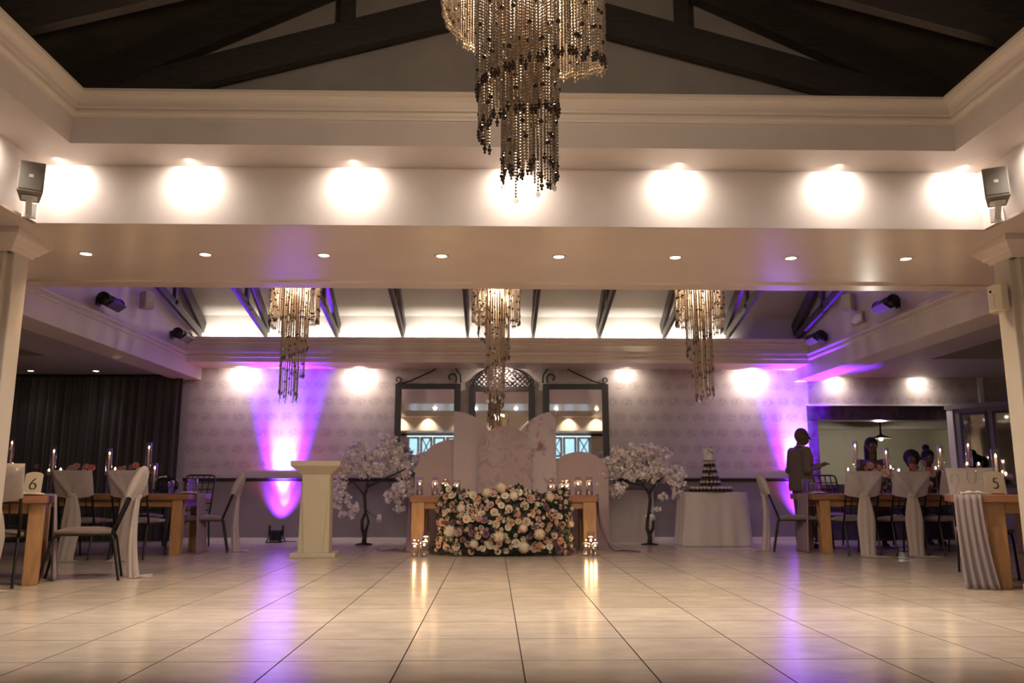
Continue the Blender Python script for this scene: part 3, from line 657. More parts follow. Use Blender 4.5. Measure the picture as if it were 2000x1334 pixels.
# kitchen pendant lamp
t = thing('pendant_lamp', 'flat dish pendant lamp with a white bulb seen through the kitchen opening', 'lamp', (7.22, 15.2, 1.72))
MB().lathe([(0.02, 0.12), (0.03, 0.10), (0.07, 0.08), (0.17, 0.045), (0.19, 0.03), (0.187, 0.027), (0.16, 0.037), (0.05, 0.06)], 24).build('shade', mat('dark_enamel_shade', (0.05, 0.045, 0.04), 0.3), t, True)
MB().ball((0, 0, 0.025), (0.035, 0.035, 0.04), 10, 8).build('bulb', M['bulb_white'], t, True); MB().tube([(0, 0, 0.11), (0, 0, 0.78)], 0.02, 8).build('stem', M['black'], t)

# ================================================================ HEAD TABLE GROUP
M['oak'] = mat('honey_oak_wood', (0.36, 0.185, 0.075), 0.42, noise=0.25, scale=5, stretch=(1, 6, 6))
M['oak_leg'] = mat('honey_oak_leg_wood', (0.40, 0.215, 0.09), 0.45, noise=0.22, scale=5, stretch=(6, 6, 1))
M['oak_top'] = mat('reddish_oak_top', (0.28, 0.125, 0.06), 0.36, noise=0.25, scale=5, stretch=(1, 6, 6))
def table(label, x0, x1, y0, y1, zt, th, inset, lw=0.14, group=None):
    cx, cyy = (x0 + x1) / 2, (y0 + y1) / 2
    t = thing('banquet_table', label, 'table', (cx, cyy, 0), 0, group); a, b = (x1 - x0) / 2, (y1 - y0) / 2
    MB().box(-a, a, -b, b, zt - th, zt).build('tabletop', M['oak_top'], t, bevel=0.006)
    ins, li = inset
    ia = a - ins
    m = MB(); m.box(-ia, ia, -b + .07, -b + .10, zt - th - .09, zt - th).box(-ia, ia, b - .10, b - .07, zt - th - .09, zt - th)
    m.box(-ia + .02, -ia + .05, -b + .1, b - .1, zt - th - .09, zt - th).box(ia - .05, ia - .02, -b + .1, b - .1, zt - th - .09, zt - th); m.build('apron', M['oak'], t)
    for sx in (-1, 1):
        for sy in (-1, 1):
            xa, xb = sorted((sx * ia, sx * (ia - lw))); ya, yb = sorted((sy * (b - li), sy * (b - li - lw)))
            MB().box(xa, xb, ya, yb, 0, zt - th).build('leg', M['oak_leg'], t, bevel=0.006)
    return t
table('honey oak head table behind the big floral arrangement', -1.12, 1.40, 11.20, 11.95, 0.742, 0.085, (0.02, 0.02), 0.175)

# backdrop of rounded panels
def print_mat(name, base, ink, scale, lo, hi, dist=0.0):
    m, nt, b = nt_mat(name); tc = nt.nodes.new('ShaderNodeTexCoord'); n = nt.nodes.new('ShaderNodeTexNoise'); n.inputs['Scale'].default_value = scale; n.inputs['Detail'].default_value = 6; n.inputs['Distortion'].default_value = dist
    nt.links.new(tc.outputs['Object'], n.inputs['Vector']); c = nt.nodes.new('ShaderNodeValToRGB'); e = c.color_ramp.elements
    e[0].position = lo; e[0].color = (*base, 1); e[1].position = hi; e[1].color = (*ink, 1); nt.links.new(n.outputs[0], c.inputs[0]); nt.links.new(c.outputs[0], b.inputs['Base Color']); b.inputs['Roughness'].default_value = 0.55
    return m
PK = (0.47, 0.385, 0.395)
M['board'] = mat('dusty_lilac_board', PK, 0.55, noise=0.04)
M['board2'] = mat('dusty_rose_board', (0.41, 0.305, 0.305), 0.55, noise=0.04)
M['board_print'] = print_mat('blossom_print', (0.46, 0.39, 0.41), (0.25, 0.11, 0.15), 6, 0.53, 0.66)
M['board_branch'] = print_mat('marbled_branch_print', (0.42, 0.315, 0.325), (0.31, 0.225, 0.235), 5, 0.50, 0.66, 2.5)
def arch_poly(w_, h, kind):
    if kind == 'round':
        r = w_ / 2; return [(-r, 0), (r, 0)] + [(r * math.cos(PI * i / 24), h - r + r * math.sin(PI * i / 24)) for i in range(25)]
    if kind == 'low':     # shallow dome
        r = w_ / 2; return [(-r, 0), (r, 0)] + [(r * math.cos(PI * i / 24), h - 0.33 + 0.33 * math.sin(PI * i / 24)) for i in range(25)]
    if kind == 'rightround':   # tall straight edge on the left, quarter round on the right
        return [(-w_ / 2, 0), (w_ / 2, 0)] + [(-w_ / 2 + w_ * math.cos(PI / 2 * i / 16), h - w_ + w_ * math.sin(PI / 2 * i / 16)) for i in range(17)]
    return [(-w_ / 2, 0)] + [(w_ / 2, 0)] + [(w_ / 2 - w_ * math.cos(PI / 2 * i / 16), h - w_ + w_ * math.sin(PI / 2 * i / 16)) for i in range(16, -1, -1)]
def board(x, y, w_, h, kind, m, label):
    t = thing('backdrop_panel', label, 'panel', (x, y, 0), 0, 'rounded backdrop panels behind the head table')
    MB().prism(arch_poly(w_, h, kind), 1, -0.012, 0.012).build('board', m, t)
    MB().box(-w_ * .3, w_ * .3, 0.012, 0.04, 0, 0.03).box(-0.02, 0.02, 0.012, 0.035, 0, h * .55).build('foot', M['white_trim'], t)
board(-0.885, 12.42, 0.58, 1.565, 'leftround', M['board2'], 'low dusty rose backdrop panel with left rounded shoulder, leftmost')
board(-0.285, 12.36, 0.63, 1.978, 'rightround', M['board'], 'tall plain lilac backdrop panel with right rounded shoulder')
board(0.625, 12.36, 0.62, 1.98, 'leftround', M['board_print'], 'tall blossom printed backdrop panel with left rounded shoulder')
board(0.165, 12.28, 0.78, 1.757, 'round', M['board_branch'], 'round-topped middle backdrop panel with faint branch print')
board(1.29, 12.42, 0.86, 1.38, 'low', M['board2'], 'low domed dusty rose backdrop panel, rightmost')
# cream panel leaning behind the right tree
t = thing('cream_board', 'low cream board standing against the wall behind the right blossom tree', 'board', (2.14, 13.42, 0)); MB().box(-0.44, 0.44, -0.03, 0.03, 0, 0.80).build('face', mat('cream_board_paint', (0.46, 0.41, 0.33), 0.5, noise=0.05), t, bevel=0.006); MB().box(-0.4, -0.3, 0.03, 0.09, 0, 0.4).box(0.3, 0.4, 0.03, 0.09, 0, 0.4).build('strut', M['white_trim'], t)

# lectern
M['lect'] = mat('cream_lectern_laminate', (0.50, 0.43, 0.30), 0.42, noise=0.04)
t = thing('lectern', 'cream pedestal lectern with sloping wide top before the violet wall', 'lectern', (-2.235, 10.62, 0), R(4))
MB().box(-0.275, 0.275, -0.23, 0.23, 0, 0.055).build('base', M['lect'], t, bevel=0.006)
MB().add([(-0.19, -0.16, 0.055), (0.19, -0.16, 0.055), (0.19, 0.16, 0.055), (-0.19, 0.16, 0.055), (-0.175, -0.15, 1.0), (0.175, -0.15, 1.0), (0.175, 0.16, 1.07), (-0.175, 0.16, 1.07)], [(0, 3, 2, 1), (4, 5, 6, 7), (0, 1, 5, 4), (1, 2, 6, 5), (2, 3, 7, 6), (3, 0, 4, 7)]).build('column', M['lect'], t, bevel=0.004)
MB().add([(-0.115, -0.185, 0.055), (0.115, -0.185, 0.055), (0.115, -0.158, 0.055), (-0.115, -0.158, 0.055), (-0.172, -0.175, 1.02), (0.172, -0.175, 1.02), (0.172, -0.148, 1.02), (-0.172, -0.148, 1.02)], [(0, 3, 2, 1), (4, 5, 6, 7), (0, 1, 5, 4), (1, 2, 6, 5), (2, 3, 7, 6), (3, 0, 4, 7)]).build('front_panel', M['lect'], t, bevel=0.004)
MB().add([(-0.17, -0.17, 1.0), (0.17, -0.17, 1.0), (0.17, 0.16, 1.0), (-0.17, 0.16, 1.0), (-0.30, -0.27, 1.115), (0.30, -0.27, 1.115), (0.30, 0.22, 1.075), (-0.30, 0.22, 1.075)], [(0, 3, 2, 1), (4, 5, 6, 7), (0, 1, 5, 4), (1, 2, 6, 5), (2, 3, 7, 6), (3, 0, 4, 7)]).build('corbel', M['lect'], t)
MB().add([(-0.305, -0.275, 1.112), (0.305, -0.275, 1.112), (0.305, 0.23, 1.07), (-0.305, 0.23, 1.07), (-0.305, -0.275, 1.178), (0.305, -0.275, 1.178), (0.305, 0.23, 1.10), (-0.305, 0.23, 1.10)], [(0, 3, 2, 1), (4, 5, 6, 7), (0, 1, 5, 4), (1, 2, 6, 5), (2, 3, 7, 6), (3, 0, 4, 7)]).build('top', M['lect'], t, bevel=0.004)

# ---------------------------------------------------------------- flowers
def petal(m, c, d, up, w_, l, cup):
    """small cupped petal: 2x2 quads, base at c, growing along d, facing up"""
    d = Vector(d).normalized(); sd = d.cross(Vector(up)).normalized(); n = sd.cross(d)
    c = Vector(c); vs = []
    for j, (lw, ll, hh) in enumerate(((0.35, 0, 0), (1.0, 0.55, 0.0), (0.7, 1.0, 1.0))):
        for i in (-1, 0, 1): vs.append(c + sd * (i * lw * w_ / 2) + d * (ll * l) + n * (cup * (hh + (0.35 if i else 0) * (1 if j == 1 else 0)) * l))
    m.add(vs, [(0, 1, 4, 3), (1, 2, 5, 4), (3, 4, 7, 6), (4, 5, 8, 7)])
def rose_mesh(name, mt, layers=((6, 1.0, 0.25), (5, 0.72, 0.75), (4, 0.45, 1.3))):
    m = MB()
    for L, (n, l, cup) in enumerate(layers):
        for k in range(n):
            a = 2 * PI * k / n + L * 0.5; d = (math.cos(a), math.sin(a), 0.25 + 0.45 * L); petal(m, (0, 0, -0.15 + 0.12 * L), d, (0, 0, 1), 1.05 * l, l, cup * 0.4)
    m.ball((0, 0, 0.0), (0.42, 0.42, 0.38), 7, 5)
    return m.mesh(name, mt, True)
def hyd_mesh(name, mt, n=46):
    m = MB(); m.ball((0, 0, 0), 0.80, 10, 7)
    for i in range(n):
        z = 1 - 2 * (i + .5) / n; a = i * 2.39996; q = math.sqrt(1 - z * z); d = Vector((q * math.cos(a), q * math.sin(a), z))
        t1 = d.orthogonal().normalized(); t2 = d.cross(t1); c = d * 0.86
        for k in range(4):
            b = k * PI / 2 + i; e = t1 * math.cos(b) + t2 * math.sin(b); f = t1 * math.cos(b + .8) + t2 * math.sin(b + .8); g = t1 * math.cos(b - .8) + t2 * math.sin(b - .8)
            m.add([c, c + g * 0.12 + d * .08, c + e * 0.23 + d * 0.10, c + f * 0.12 + d * .08], [(0, 1, 2, 3)])
    return m.mesh(name, mt)
FC = {'cream': (0.62, 0.47, 0.33), 'ivory': (0.66, 0.56, 0.44), 'peach': (0.56, 0.32, 0.22), 'blush': (0.52, 0.30, 0.27), 'mauve': (0.24, 0.11, 0.14), 'plum': (0.15, 0.065, 0.10), 'coral': (0.55, 0.16, 0.13)}
for k, c in FC.items(): M['f_' + k] = mat(k + '_petals', c, 0.65, rand=0.12, sheen=0.2)
ROSE = {k: rose_mesh('bloom_' + k, M['f_' + k]) for k in FC}
HYD = {k: hyd_mesh('hydrangea_' + k, M['f_' + k]) for k in ('cream', 'ivory')}
M['leaf'] = mat('dark_green_leaves', (0.030, 0.042, 0.024), 0.55, noise=0.4, scale=20)
M['leaf2'] = mat('olive_leaves', (0.055, 0.062, 0.034), 0.55)
def leaf(m, c, d, l, w_):
    d = Vector(d).normalized(); sd = d.orthogonal().normalized(); a = random.random() * 6.28; sd = (sd * math.cos(a) + d.cross(sd) * math.sin(a)); c = Vector(c); n = d.cross(sd)
    m.add([c, c + d * l * .5 + sd * w_ / 2 + n * .1 * l, c + d * l, c + d * l * .5 - sd * w_ / 2 + n * .1 * l], [(0, 1, 2), (0, 2, 3)])
def face_dir(o, d, tw=None):
    o.rotation_euler = Vector(d).to_track_quat('Z', 'Y').to_euler()

fa = thing('floral_arrangement', 'large floor-standing arrangement of cream, blush and mauve blooms before the head table', 'flowers', (0.135, 10.80, 0))
rnd = random.Random(3)
# a mounded body: half-width grows towards the floor, rounded front
def fa_pt(u, v, push=0.0):      # u in -1..1 across, v in 0..1 up
    hw = 0.915 - 0.10 * v + 0.03 * math.sin(9 * v + 2); x = u * hw
    y = -0.30 * (1 - abs(u) ** 3.2) * (0.75 + 0.35 * math.sin(PI * min(1, v * 1.05))) - 0.02
    z = 0.02 + v * (0.80 + 0.05 * math.sin(6 * u + 1))
    return Vector((x, y - push, z)), Vector((u ** 3 * 1.2, -1.0, (v - 0.42) * 0.9)).normalized()
m = MB(); m.grid(lambda a, b: tuple(fa_pt(a * 2 - 1, b, -0.05)[0]), 24, 12); m.grid(lambda a, b: (lambda p: (p.x, 0.08 - 0.25 * p.y, p.z))(fa_pt(1 - a * 2, b, -0.05)[0]), 24, 12)
m.grid(lambda a, b: (lambda p: (p.x, p.y + (0.1 - p.y) * b, p.z))(fa_pt(a * 2 - 1, 1, -0.05)[0]), 24, 2)
stuff(m.build('foliage_core', M['leaf'], fa))
m = MB(); m2 = MB()
for i in range(2200):
    p, n = fa_pt(rnd.uniform(-1, 1), rnd.random() ** 0.9, rnd.uniform(-0.03, 0.02)); random.seed(i)
    d = n + Vector((rnd.uniform(-.9, .9), rnd.uniform(-.5, .3), rnd.uniform(-.8, .9))); leaf(m if i % 3 else m2, p, d, rnd.uniform(.04, .085), rnd.uniform(.02, .034))
stuff(m.build('leaves', M['leaf'], fa)); stuff(m2.build('olive_sprigs', M['leaf2'], fa))
def bloom(u, v, r, me, name, push=0.02):
    p, n = fa_pt(u, v, push); o = put(name, me, fa, loc=p); o.scale = (r, r, r)
    face_dir(o, n + Vector((rnd.uniform(-.35, .35), 0, rnd.uniform(-.3, .35))))
big = [(877, 1043, .088), (974, 1052, .082), (1022, 1072, .080), (1055, 1044, .078), (927, 1064, .060), (979, 960, .075), (1005, 977, .068), (1084, 967, .068), (947, 952, .066), (1022, 1036, .060), (900, 993, .062), (1120, 1030, .055)]
placed = []
for px, py, r in big:
    u, v = (px - 985) / 136.0, (1088 - py) / 130.0; u = max(-.98, min(.98, u)); bloom(u, min(.99, max(.02, v)), r, HYD['cream' if len(placed) % 2 else 'ivory'], 'hydrangea_bloom', 0.04); placed.append((u * .9, v * .85, r))
n = 0; tries = 0
while n < 205 and tries < 6000:
    tries += 1; u, v = rnd.uniform(-1, 1), rnd.uniform(0.03, 1.0); v = v if rnd.random() < 0.8 else rnd.uniform(.4, 1)
    r = rnd.choice((.058, .052, .046, .042, .036, .030, .024)); X, Z = u * .9, v * .85
    if any((X - a) ** 2 + (Z - b) ** 2 < (0.70 * (r + c)) ** 2 for a, b, c in placed): continue
    placed.append((X, Z, r)); k = rnd.choices(('cream', 'ivory', 'peach', 'blush', 'mauve', 'plum'), (4.5, 3, 2.6, 2.4, 1.2, 0.7))[0]
    bloom(u, v, r, ROSE[k], 'rose_bloom', rnd.uniform(0.012, 0.045)); n += 1

# blossom trees
M['bark'] = mat('dark_bark', (0.030, 0.022, 0.020), 0.8, noise=0.4, scale=30, bump=0.3)
M['blossom'] = mat('pale_pink_silk_petals', (0.82, 0.73, 0.71), 0.7, rand=0.10, sheen=0.2)
def cluster_mesh(seed):
    q = random.Random(seed); m = MB(); sx, sy, sz = q.uniform(.7, 1.3), q.uniform(.7, 1.1), q.uniform(.6, 1.1)
    for i in range(17):
        d = Vector((q.gauss(0, 1) * sx, q.gauss(0, 1) * sy, q.gauss(0, 1) * sz)); c = d * .45
        if c.length > 1.1: c *= 1.1 / c.length
        d = (d + Vector((0, -.4, .3))).normalized(); t1 = d.orthogonal().normalized(); t2 = d.cross(t1); a0 = q.random() * 6; w_ = q.uniform(.36, .58)
        for k in range(5):
            a = a0 + k * 2 * PI / 5; e = t1 * math.cos(a) + t2 * math.sin(a); f = t1 * math.cos(a + .6) + t2 * math.sin(a + .6); g = t1 * math.cos(a - .6) + t2 * math.sin(a - .6)
            up = q.uniform(.05, .35)
            m.add([c, c + g * w_ * .66 + d * up * .5, c + e * w_ + d * up, c + f * w_ * .66 + d * up * .5], [(0, 1, 2, 3)])
    return m.mesh('blossom_cluster', M['blossom'])
CL = [cluster_mesh(s) for s in range(8)]
def blossom_tree(label, x, y, bx, by_px, lobes, trunk, branches, seed, count):
    t = thing('blossom_tree', label, 'tree', (x, y, 0), 0, 'artificial blossom trees beside the head table'); q = random.Random(seed)
    MB().lathe([(0.0, 0), (0.13, 0), (0.13, 0.012), (0.05, 0.03), (0.0, 0.035)], 18).build('base_plate', M['black'], t, True)
    for pts, r in trunk: MB().tube(pts, r, 8).build('trunk', M['bark'], t, True)
    for pts, r in branches: MB().tube(pts, r, 6).build('branch', M['bark'], t, True)
    tot = sum(l[2] * l[3] for l in lobes)
    for (px, py, rx, rz) in lobes:
        n = max(2, int(count * rx * rz / tot))
        for i in range(n):
            while True:
                a, b, c = q.uniform(-1, 1), q.uniform(-1, 1), q.uniform(-1, 1)
                if a * a + b * b + c * c < 1: break
            s = q.uniform(.042, .074) * (1 if rx > 16 else 0.75)
            o = put('blossom_cluster', q.choice(CL), t, loc=((px - bx) / 124 + a * max(.03, rx / 124 - s * .7), b * min(.24, rx / 124 + .03), 0.85 + (952 - py) / 124 + c * max(.02, rz / 124 - s * .7)), rot=(q.random() * 6, q.random() * 6, q.random() * 6)); o.scale = (s,) * 3
    return t
blossom_tree('pink-white blossom tree on a black stem beside the lectern', -1.95, 12.72, 715, 1062,
    [(703, 893, 40, 34), (752, 883, 40, 34), (676, 918, 26, 24), (790, 914, 34, 27), (824, 902, 24, 22), (832, 935, 18, 18), (668, 965, 23, 30), (690, 992, 15, 22), (800, 955, 32, 20), (768, 962, 22, 24), (778, 990, 14, 14), (658, 938, 16, 20), (728, 918, 42, 18), (744, 1008, 12, 7), (672, 1000, 10, 14), (782, 970, 16, 14)],
    [([(0, 0, 0.0), (0.01, 0, 0.12), (-0.03, 0, 0.24), (-0.035, 0, 0.36), (0.01, 0.01, 0.48), (0.0, 0, 0.60), (-0.01, 0, 0.74), (0.03, 0, 0.85)], [.038, .034, .026, .022, .024, .024, .026, .022]),
     ([(0.0, 0, 0.10), (0.035, -.02, 0.22), (0.065, -.02, 0.34), (0.03, -.01, 0.46)], [.028, .022, .018, .016])],
    [([(-0.01, 0, 0.72), (-0.10, 0, 0.84), (-0.19, .0, 0.93), (-0.34, 0, 1.05)], [.018, .014, .012, .006]), ([(0.03, 0, 0.84), (0.03, 0, 1.0), (0.0, 0, 1.15), (-.03, 0, 1.35)], [.02, .015, .011, .006]), ([(0.02, 0, 1.1), (0.07, -.02, 1.2), (0.10, 0, 1.38)], [.01, .008, .005]),
     ([(0.03, 0, 0.86), (0.25, -.05, 0.96), (0.52, -.08, 1.08), (0.80, -.05, 1.22)], [.018, .015, .012, .006]), ([(-.2, 0, .94), (-.35, 0, .85), (-.42, 0, .68)], [.011, .008, .005]), ([(.3, 0, .98), (.42, 0, .85), (.45, 0, .70)], [.011, .008, .005]), ([(0.03, 0, 0.5), (0.15, -.02, 0.42), (0.22, -.02, 0.40)], [.008, .006, .004])], 11, 270)
blossom_tree('white blossom tree on a black stem beside the cake table', 2.35, 12.62, 1265, 1062,
    [(1215, 890, 38, 24), (1250, 884, 34, 22), (1290, 895, 28, 22), (1180, 932, 32, 18), (1162, 948, 20, 16), (1230, 922, 48, 24), (1288, 925, 40, 24), (1322, 930, 20, 28), (1320, 962, 13, 20), (1202, 955, 30, 14), (1293, 968, 11, 10), (1282, 990, 10, 8), (1270, 1004, 11, 9), (1185, 905, 18, 14)],
    [([(0, 0, 0.0), (0.01, 0, 0.12), (-0.03, 0, 0.24), (-0.02, 0, 0.36), (0.01, 0.01, 0.50), (0.03, 0, 0.66), (0.02, 0, 0.76)], [.038, .034, .026, .024, .024, .026, .026]),
     ([(0.0, 0, 0.14), (0.055, -.02, 0.24), (0.06, -.02, 0.36), (0.02, -.01, 0.48)], [.028, .022, .018, .016])],
    [([(0.02, 0, 0.75), (-0.06, 0, 0.86), (-0.12, 0, 1.0), (-0.3, 0, 1.2)], [.022, .018, .014, .007]), ([(0.02, 0, 0.76), (0.13, 0, 0.93), (0.25, 0, 1.0), (0.42, 0, 1.1)], [.022, .016, .013, .006]), ([(-.07, 0, .88), (-.35, -.03, .92), (-.75, -.05, .98)], [.014, .011, .006]), ([(.05, 0, .95), (.02, 0, 1.15), (-.05, 0, 1.4)], [.014, .01, .006]), ([(.26, 0, 1.0), (.42, 0, .9), (.46, 0, .78)], [.01, .007, .005])], 12, 270)

# ---------------------------------------------------------------- candles and glass
M['glass'] = thin_glass('clear_glass', (0.97, 0.96, 0.95), 0.10)
M['wax'] = mat('ivory_wax', (0.70, 0.58, 0.44), 0.5, emit=(1.0, 0.6, 0.3), es=0.0)
M['wax_pink'] = mat('blush_wax', (0.60, 0.42, 0.36), 0.5)
M['water'] = thin_glass('still_water', (0.90, 0.90, 0.90), 0.16)
flame_me = MB().lathe([(0.0, 0.0), (0.0045, 0.006), (0.0062, 0.014), (0.004, 0.026), (0.0, 0.038)], 8).mesh('flame', M['flame'], True)
def floating_candle(h, r=0.05):
    t = thing('floating_candle', 'x', 'candle')
    MB().lathe([(0.0, 0.006), (r - .003, 0.006), (r - .003, h)], 16).build('water_fill', M['water'], t, True).scale = (0.97, 0.97, 0.72)
    MB().lathe([(0.0, 0.0), (r, 0.0), (r, h), (r - .002, h)], 18).build('glass_cylinder', M['glass'], t, True)
    zc = h * 0.74
    MB().lathe([(0.0, -0.012), (0.022, -0.010), (0.034, 0.0), (0.036, 0.010), (0.030, 0.016), (0.0, 0.014)], 14, (0, 0, zc)).build('candle', M['wax'], t, True); cd = t.children[-1]
    f = put('flame', flame_me, cd, loc=(0, 0, zc + .014)); f.scale = (1.9, 1.9, 1.25)
    return t
FL = {}
def put_floating(x, y, z, h, label, e=0.35):
    if h not in FL: o = FL[h] = floating_candle(h)
    else: o = dup(FL[h])
    o.location = (x, y, z); o['label'] = label; o['group'] = 'floating candles in glass cylinders'
    lamp('POINT', 'candle_glow', (x, y, z + h * 0.74 + 0.045), e * CANDLE, (1.0, 0.6, 0.28), 0.012)
zt = 0.742
for px, h, l in ((816, .25, 'leftmost on the head table'), (846, .25, 'second from left on the head table'), (866, .21, 'third from left on the head table'), (889, .21, 'fourth from left on the head table')):
    put_floating((px - 964) / 143.5 + .02, 11.42, zt, h, 'floating candle in glass, ' + l)
for px, h, l in ((1074, .19, 'first right of the blooms on the head table'), (1097, .19, 'second right of the blooms on the head table'), (1108, .20, 'third right of the blooms on the head table'), (1128, .25, 'second from right on the head table'), (1150, .25, 'rightmost on the head table')):
    put_floating((px - 964) / 143.5 + .02, 11.42 + (0.12 if px == 1108 else 0), zt, h, 'floating candle in glass, ' + l)
for x, y, h, l in ((-0.985, 10.55, .20, 'left one on the floor by the left table leg'), (-0.86, 10.72, .30, 'tallest on the floor by the left table leg'), (-0.86, 10.50, .235, 'front one on the floor beside the left edge of the blooms'), (-0.86, 10.92, .26, 'on the floor tucked against the left edge of the blooms'),
                   (1.165, 10.58, .20, 'on the floor against the right edge of the blooms'), (1.255, 10.80, .29, 'taller one on the floor by the right table leg'), (1.285, 10.60, .20, 'shorter one on the floor by the right table leg')):
    put_floating(x, y, 0, h, 'floating candle in glass, ' + l, 0.5)

M['chiffon'] = sheer('lavender_chiffon', (0.30, 0.20, 0.26), 0.12)
M['chiffon_p'] = sheer('grey_lilac_chiffon', (0.36, 0.29, 0.31), 0.10)
def drape(name, label, fn, mt, nu=28, nv=24, group=None, cat='cloth'):
    return tag(MB().grid(fn, nu, nv).build(name, mt, None, True, solid=0.003), label, cat, group)
def hang(x0, x1, y, ztop, spread, lean, ph, amp=0.018, axis='x', trail=0.0):
    def fn(u, v):
        w_ = (x1 - x0) / 2; c = (x0 + x1) / 2
        k = w_ * (1 + spread * v * v); a = c + (u * 2 - 1) * k + lean * v ** 2.5
        b = y + amp * math.sin(u * 24 + ph + 1.5 * v) * (0.35 + v) + 0.01 * math.sin(u * 9)
        z = ztop * (1 - v) + 0.006 * (v > .99)
        z = max(z, 0.008)
        return (a, b, z) if axis == 'x' else (b, a, z)
    return fn
drape('table_runner', 'lavender chiffon drape falling from the left end of the head table', hang(11.35, 11.65, -1.14, 0.75, 0.25, -0.12, 0.3, axis='y', amp=0.03), M['chiffon'], group='chiffon drapes at the head table ends')
def trail(u, v):
    if v < .7: q = v / .7; return (1.43 + 0.20 * q ** 3 + 0.04 * math.sin(u * 20) * q + 0.05 * u * q, 11.35 + .3 * u - .05 * q, 0.75 * (1 - q) + .01)
    q = (v - .7) / .3; return (1.64 + 0.32 * q + .03 * u, 11.30 + .22 * u - .10 * q + .02 * math.sin(u * 20), 0.012 + 0.035 * abs(math.sin(u * 14 + q * 3)) * (1 - q))
drape('table_runner', 'lavender chiffon drape trailing on the floor at the right end of the head table', trail, M['chiffon'], group='chiffon drapes at the head table ends')
def pool(u, v): return (-1.22 - .34 * v + .03 * math.sin(u * 9), 11.40 + .20 * u, 0.012 + 0.03 * abs(math.sin(u * 12 + v * 4)))
drape('chiffon_pool', 'lavender chiffon puddled on the floor left of the head table', pool, M['chiffon'], 18, 10)

# ---------------------------------------------------------------- cake table
M['cloth'] = mat('white_table_linen', (0.50, 0.44, 0.42), 0.85, noise=0.04, sheen=0.2)
t = thing('cake_table', 'small table under a white floor-length cloth by the right uplight', 'table', (3.32, 12.62, 0))
def cloth(u, v):
    a = 2 * PI * u; c, s = math.cos(a), math.sin(a); n = 5.0
    q = (abs(c) ** n + abs(s) ** n) ** (-1 / n); k = 1 + (0.13 * v + 0.07 * math.sin(a * 15 + 1.0 + 1.1 * v) * v * (0.6 + .4 * math.sin(a * 4)) + 0.04 * math.sin(a * 5) * v)
    return (0.48 * q * c * k, 0.36 * q * s * k, 0.775 * (1 - v) + 0.004)
m = MB().grid(cloth, 130, 14); m.grid(lambda u, v: (lambda p: (p[0] * v, p[1] * v, 0.779))(cloth(u, 0)), 60, 3); m.build('tablecloth', M['cloth'], t, True)
m = MB()
for sx in (-1, 1):
    for sy in (-1, 1): m.box(sx * .36 - .02, sx * .36 + .02, sy * .25 - .02, sy * .25 + .02, 0, 0.76)
m.box(-.38, .38, -.27, .27, .745, .77); m.build('table_frame', M['oak'], t)
st = thing('cake_stand', 'tiered dark cake stand holding cupcakes on the white cake table', 'cake stand', (3.29, 12.55, 0.782))
tiers = [(0.33, 0.0), (0.165, 0.09), (0.14, 0.185), (0.12, 0.28), (0.10, 0.372)]
M['stand'] = mat('dark_glossy_stand', (0.10, 0.08, 0.07), 0.2, spec=0.8)
for r, z in tiers: MB().lathe([(0.0, z), (r + .012, z), (r + .014, z + .006), (r + .008, z + .008), (0.0, z + .008)], 28).build('tier_plate', M['stand'], st, True)
MB().lathe([(0.032, 0.008), (0.026, 0.05), (0.026, 0.37)], 12).build('column', M['stand'], st, True)
MB().lathe([(0.0, 0.466), (0.105, 0.466), (0.105, 0.472), (0.0, 0.472)], 24).build('top_plate', M['stand'], st, True)
M['wrap'] = mat('dark_foil_wrapper', (0.06, 0.035, 0.03), 0.3, metal=0.5); M['frost'] = mat('cream_frosting', (0.45, 0.36, 0.29), 0.5)
cm = MB().lathe([(0.0, 0.0), (0.020, 0.0), (0.028, 0.04), (0.0, 0.04)], 10); cm.cur = 1
cm.lathe([(0.028, 0.040), (0.030, 0.046), (0.024, 0.054), (0.025, 0.058), (0.015, 0.068), (0.0, 0.076)], 10); cake_me = cm.mesh('cupcake', [M['wrap'], M['frost']], True)
tn = ['bottom', 'second', 'third', 'fourth', 'fifth']
for k, ((r, z), n) in enumerate(zip(tiers, (30, 14, 12, 10, 8))):
    for i in range(n):
        a = 2 * PI * i / n + k; o = put('cupcake', cake_me, None, loc=(3.29 + (r - .032) * math.cos(a), 12.55 + (r - .032) * math.sin(a), 0.782 + z + .008), rot=(0, 0, a))
        tag(o, 'small dark-cased cupcake with cream top on the %s tier of the stand%s' % (tn[k], ''), 'cupcake', 'cupcakes on the %s tier' % tn[k])
t = thing('wedding_cake', 'small white cylinder cake with a flower on top of the stand', 'cake', (3.29, 12.55, 1.254))
MB().lathe([(0.0, 0.0), (0.095, 0.0), (0.098, 0.004), (0.098, 0.176), (0.092, 0.184), (0.0, 0.186)], 28).build('icing', mat('white_icing', (0.66, 0.60, 0.57), 0.4), t, True)
for i, (x, z, k, r) in enumerate(((-.02, .15, 'ivory', .035), (.02, .115, 'cream', .028), (.03, .19, 'plum', .02), (-.05, .10, 'ivory', .022))):
    o = put('sugar_flower', ROSE[k], t, loc=(x, -.10 if z < .18 else 0, z)); o.scale = (r,) * 3; face_dir(o, (0, -1, .3) if z < .18 else (0, 0, 1))

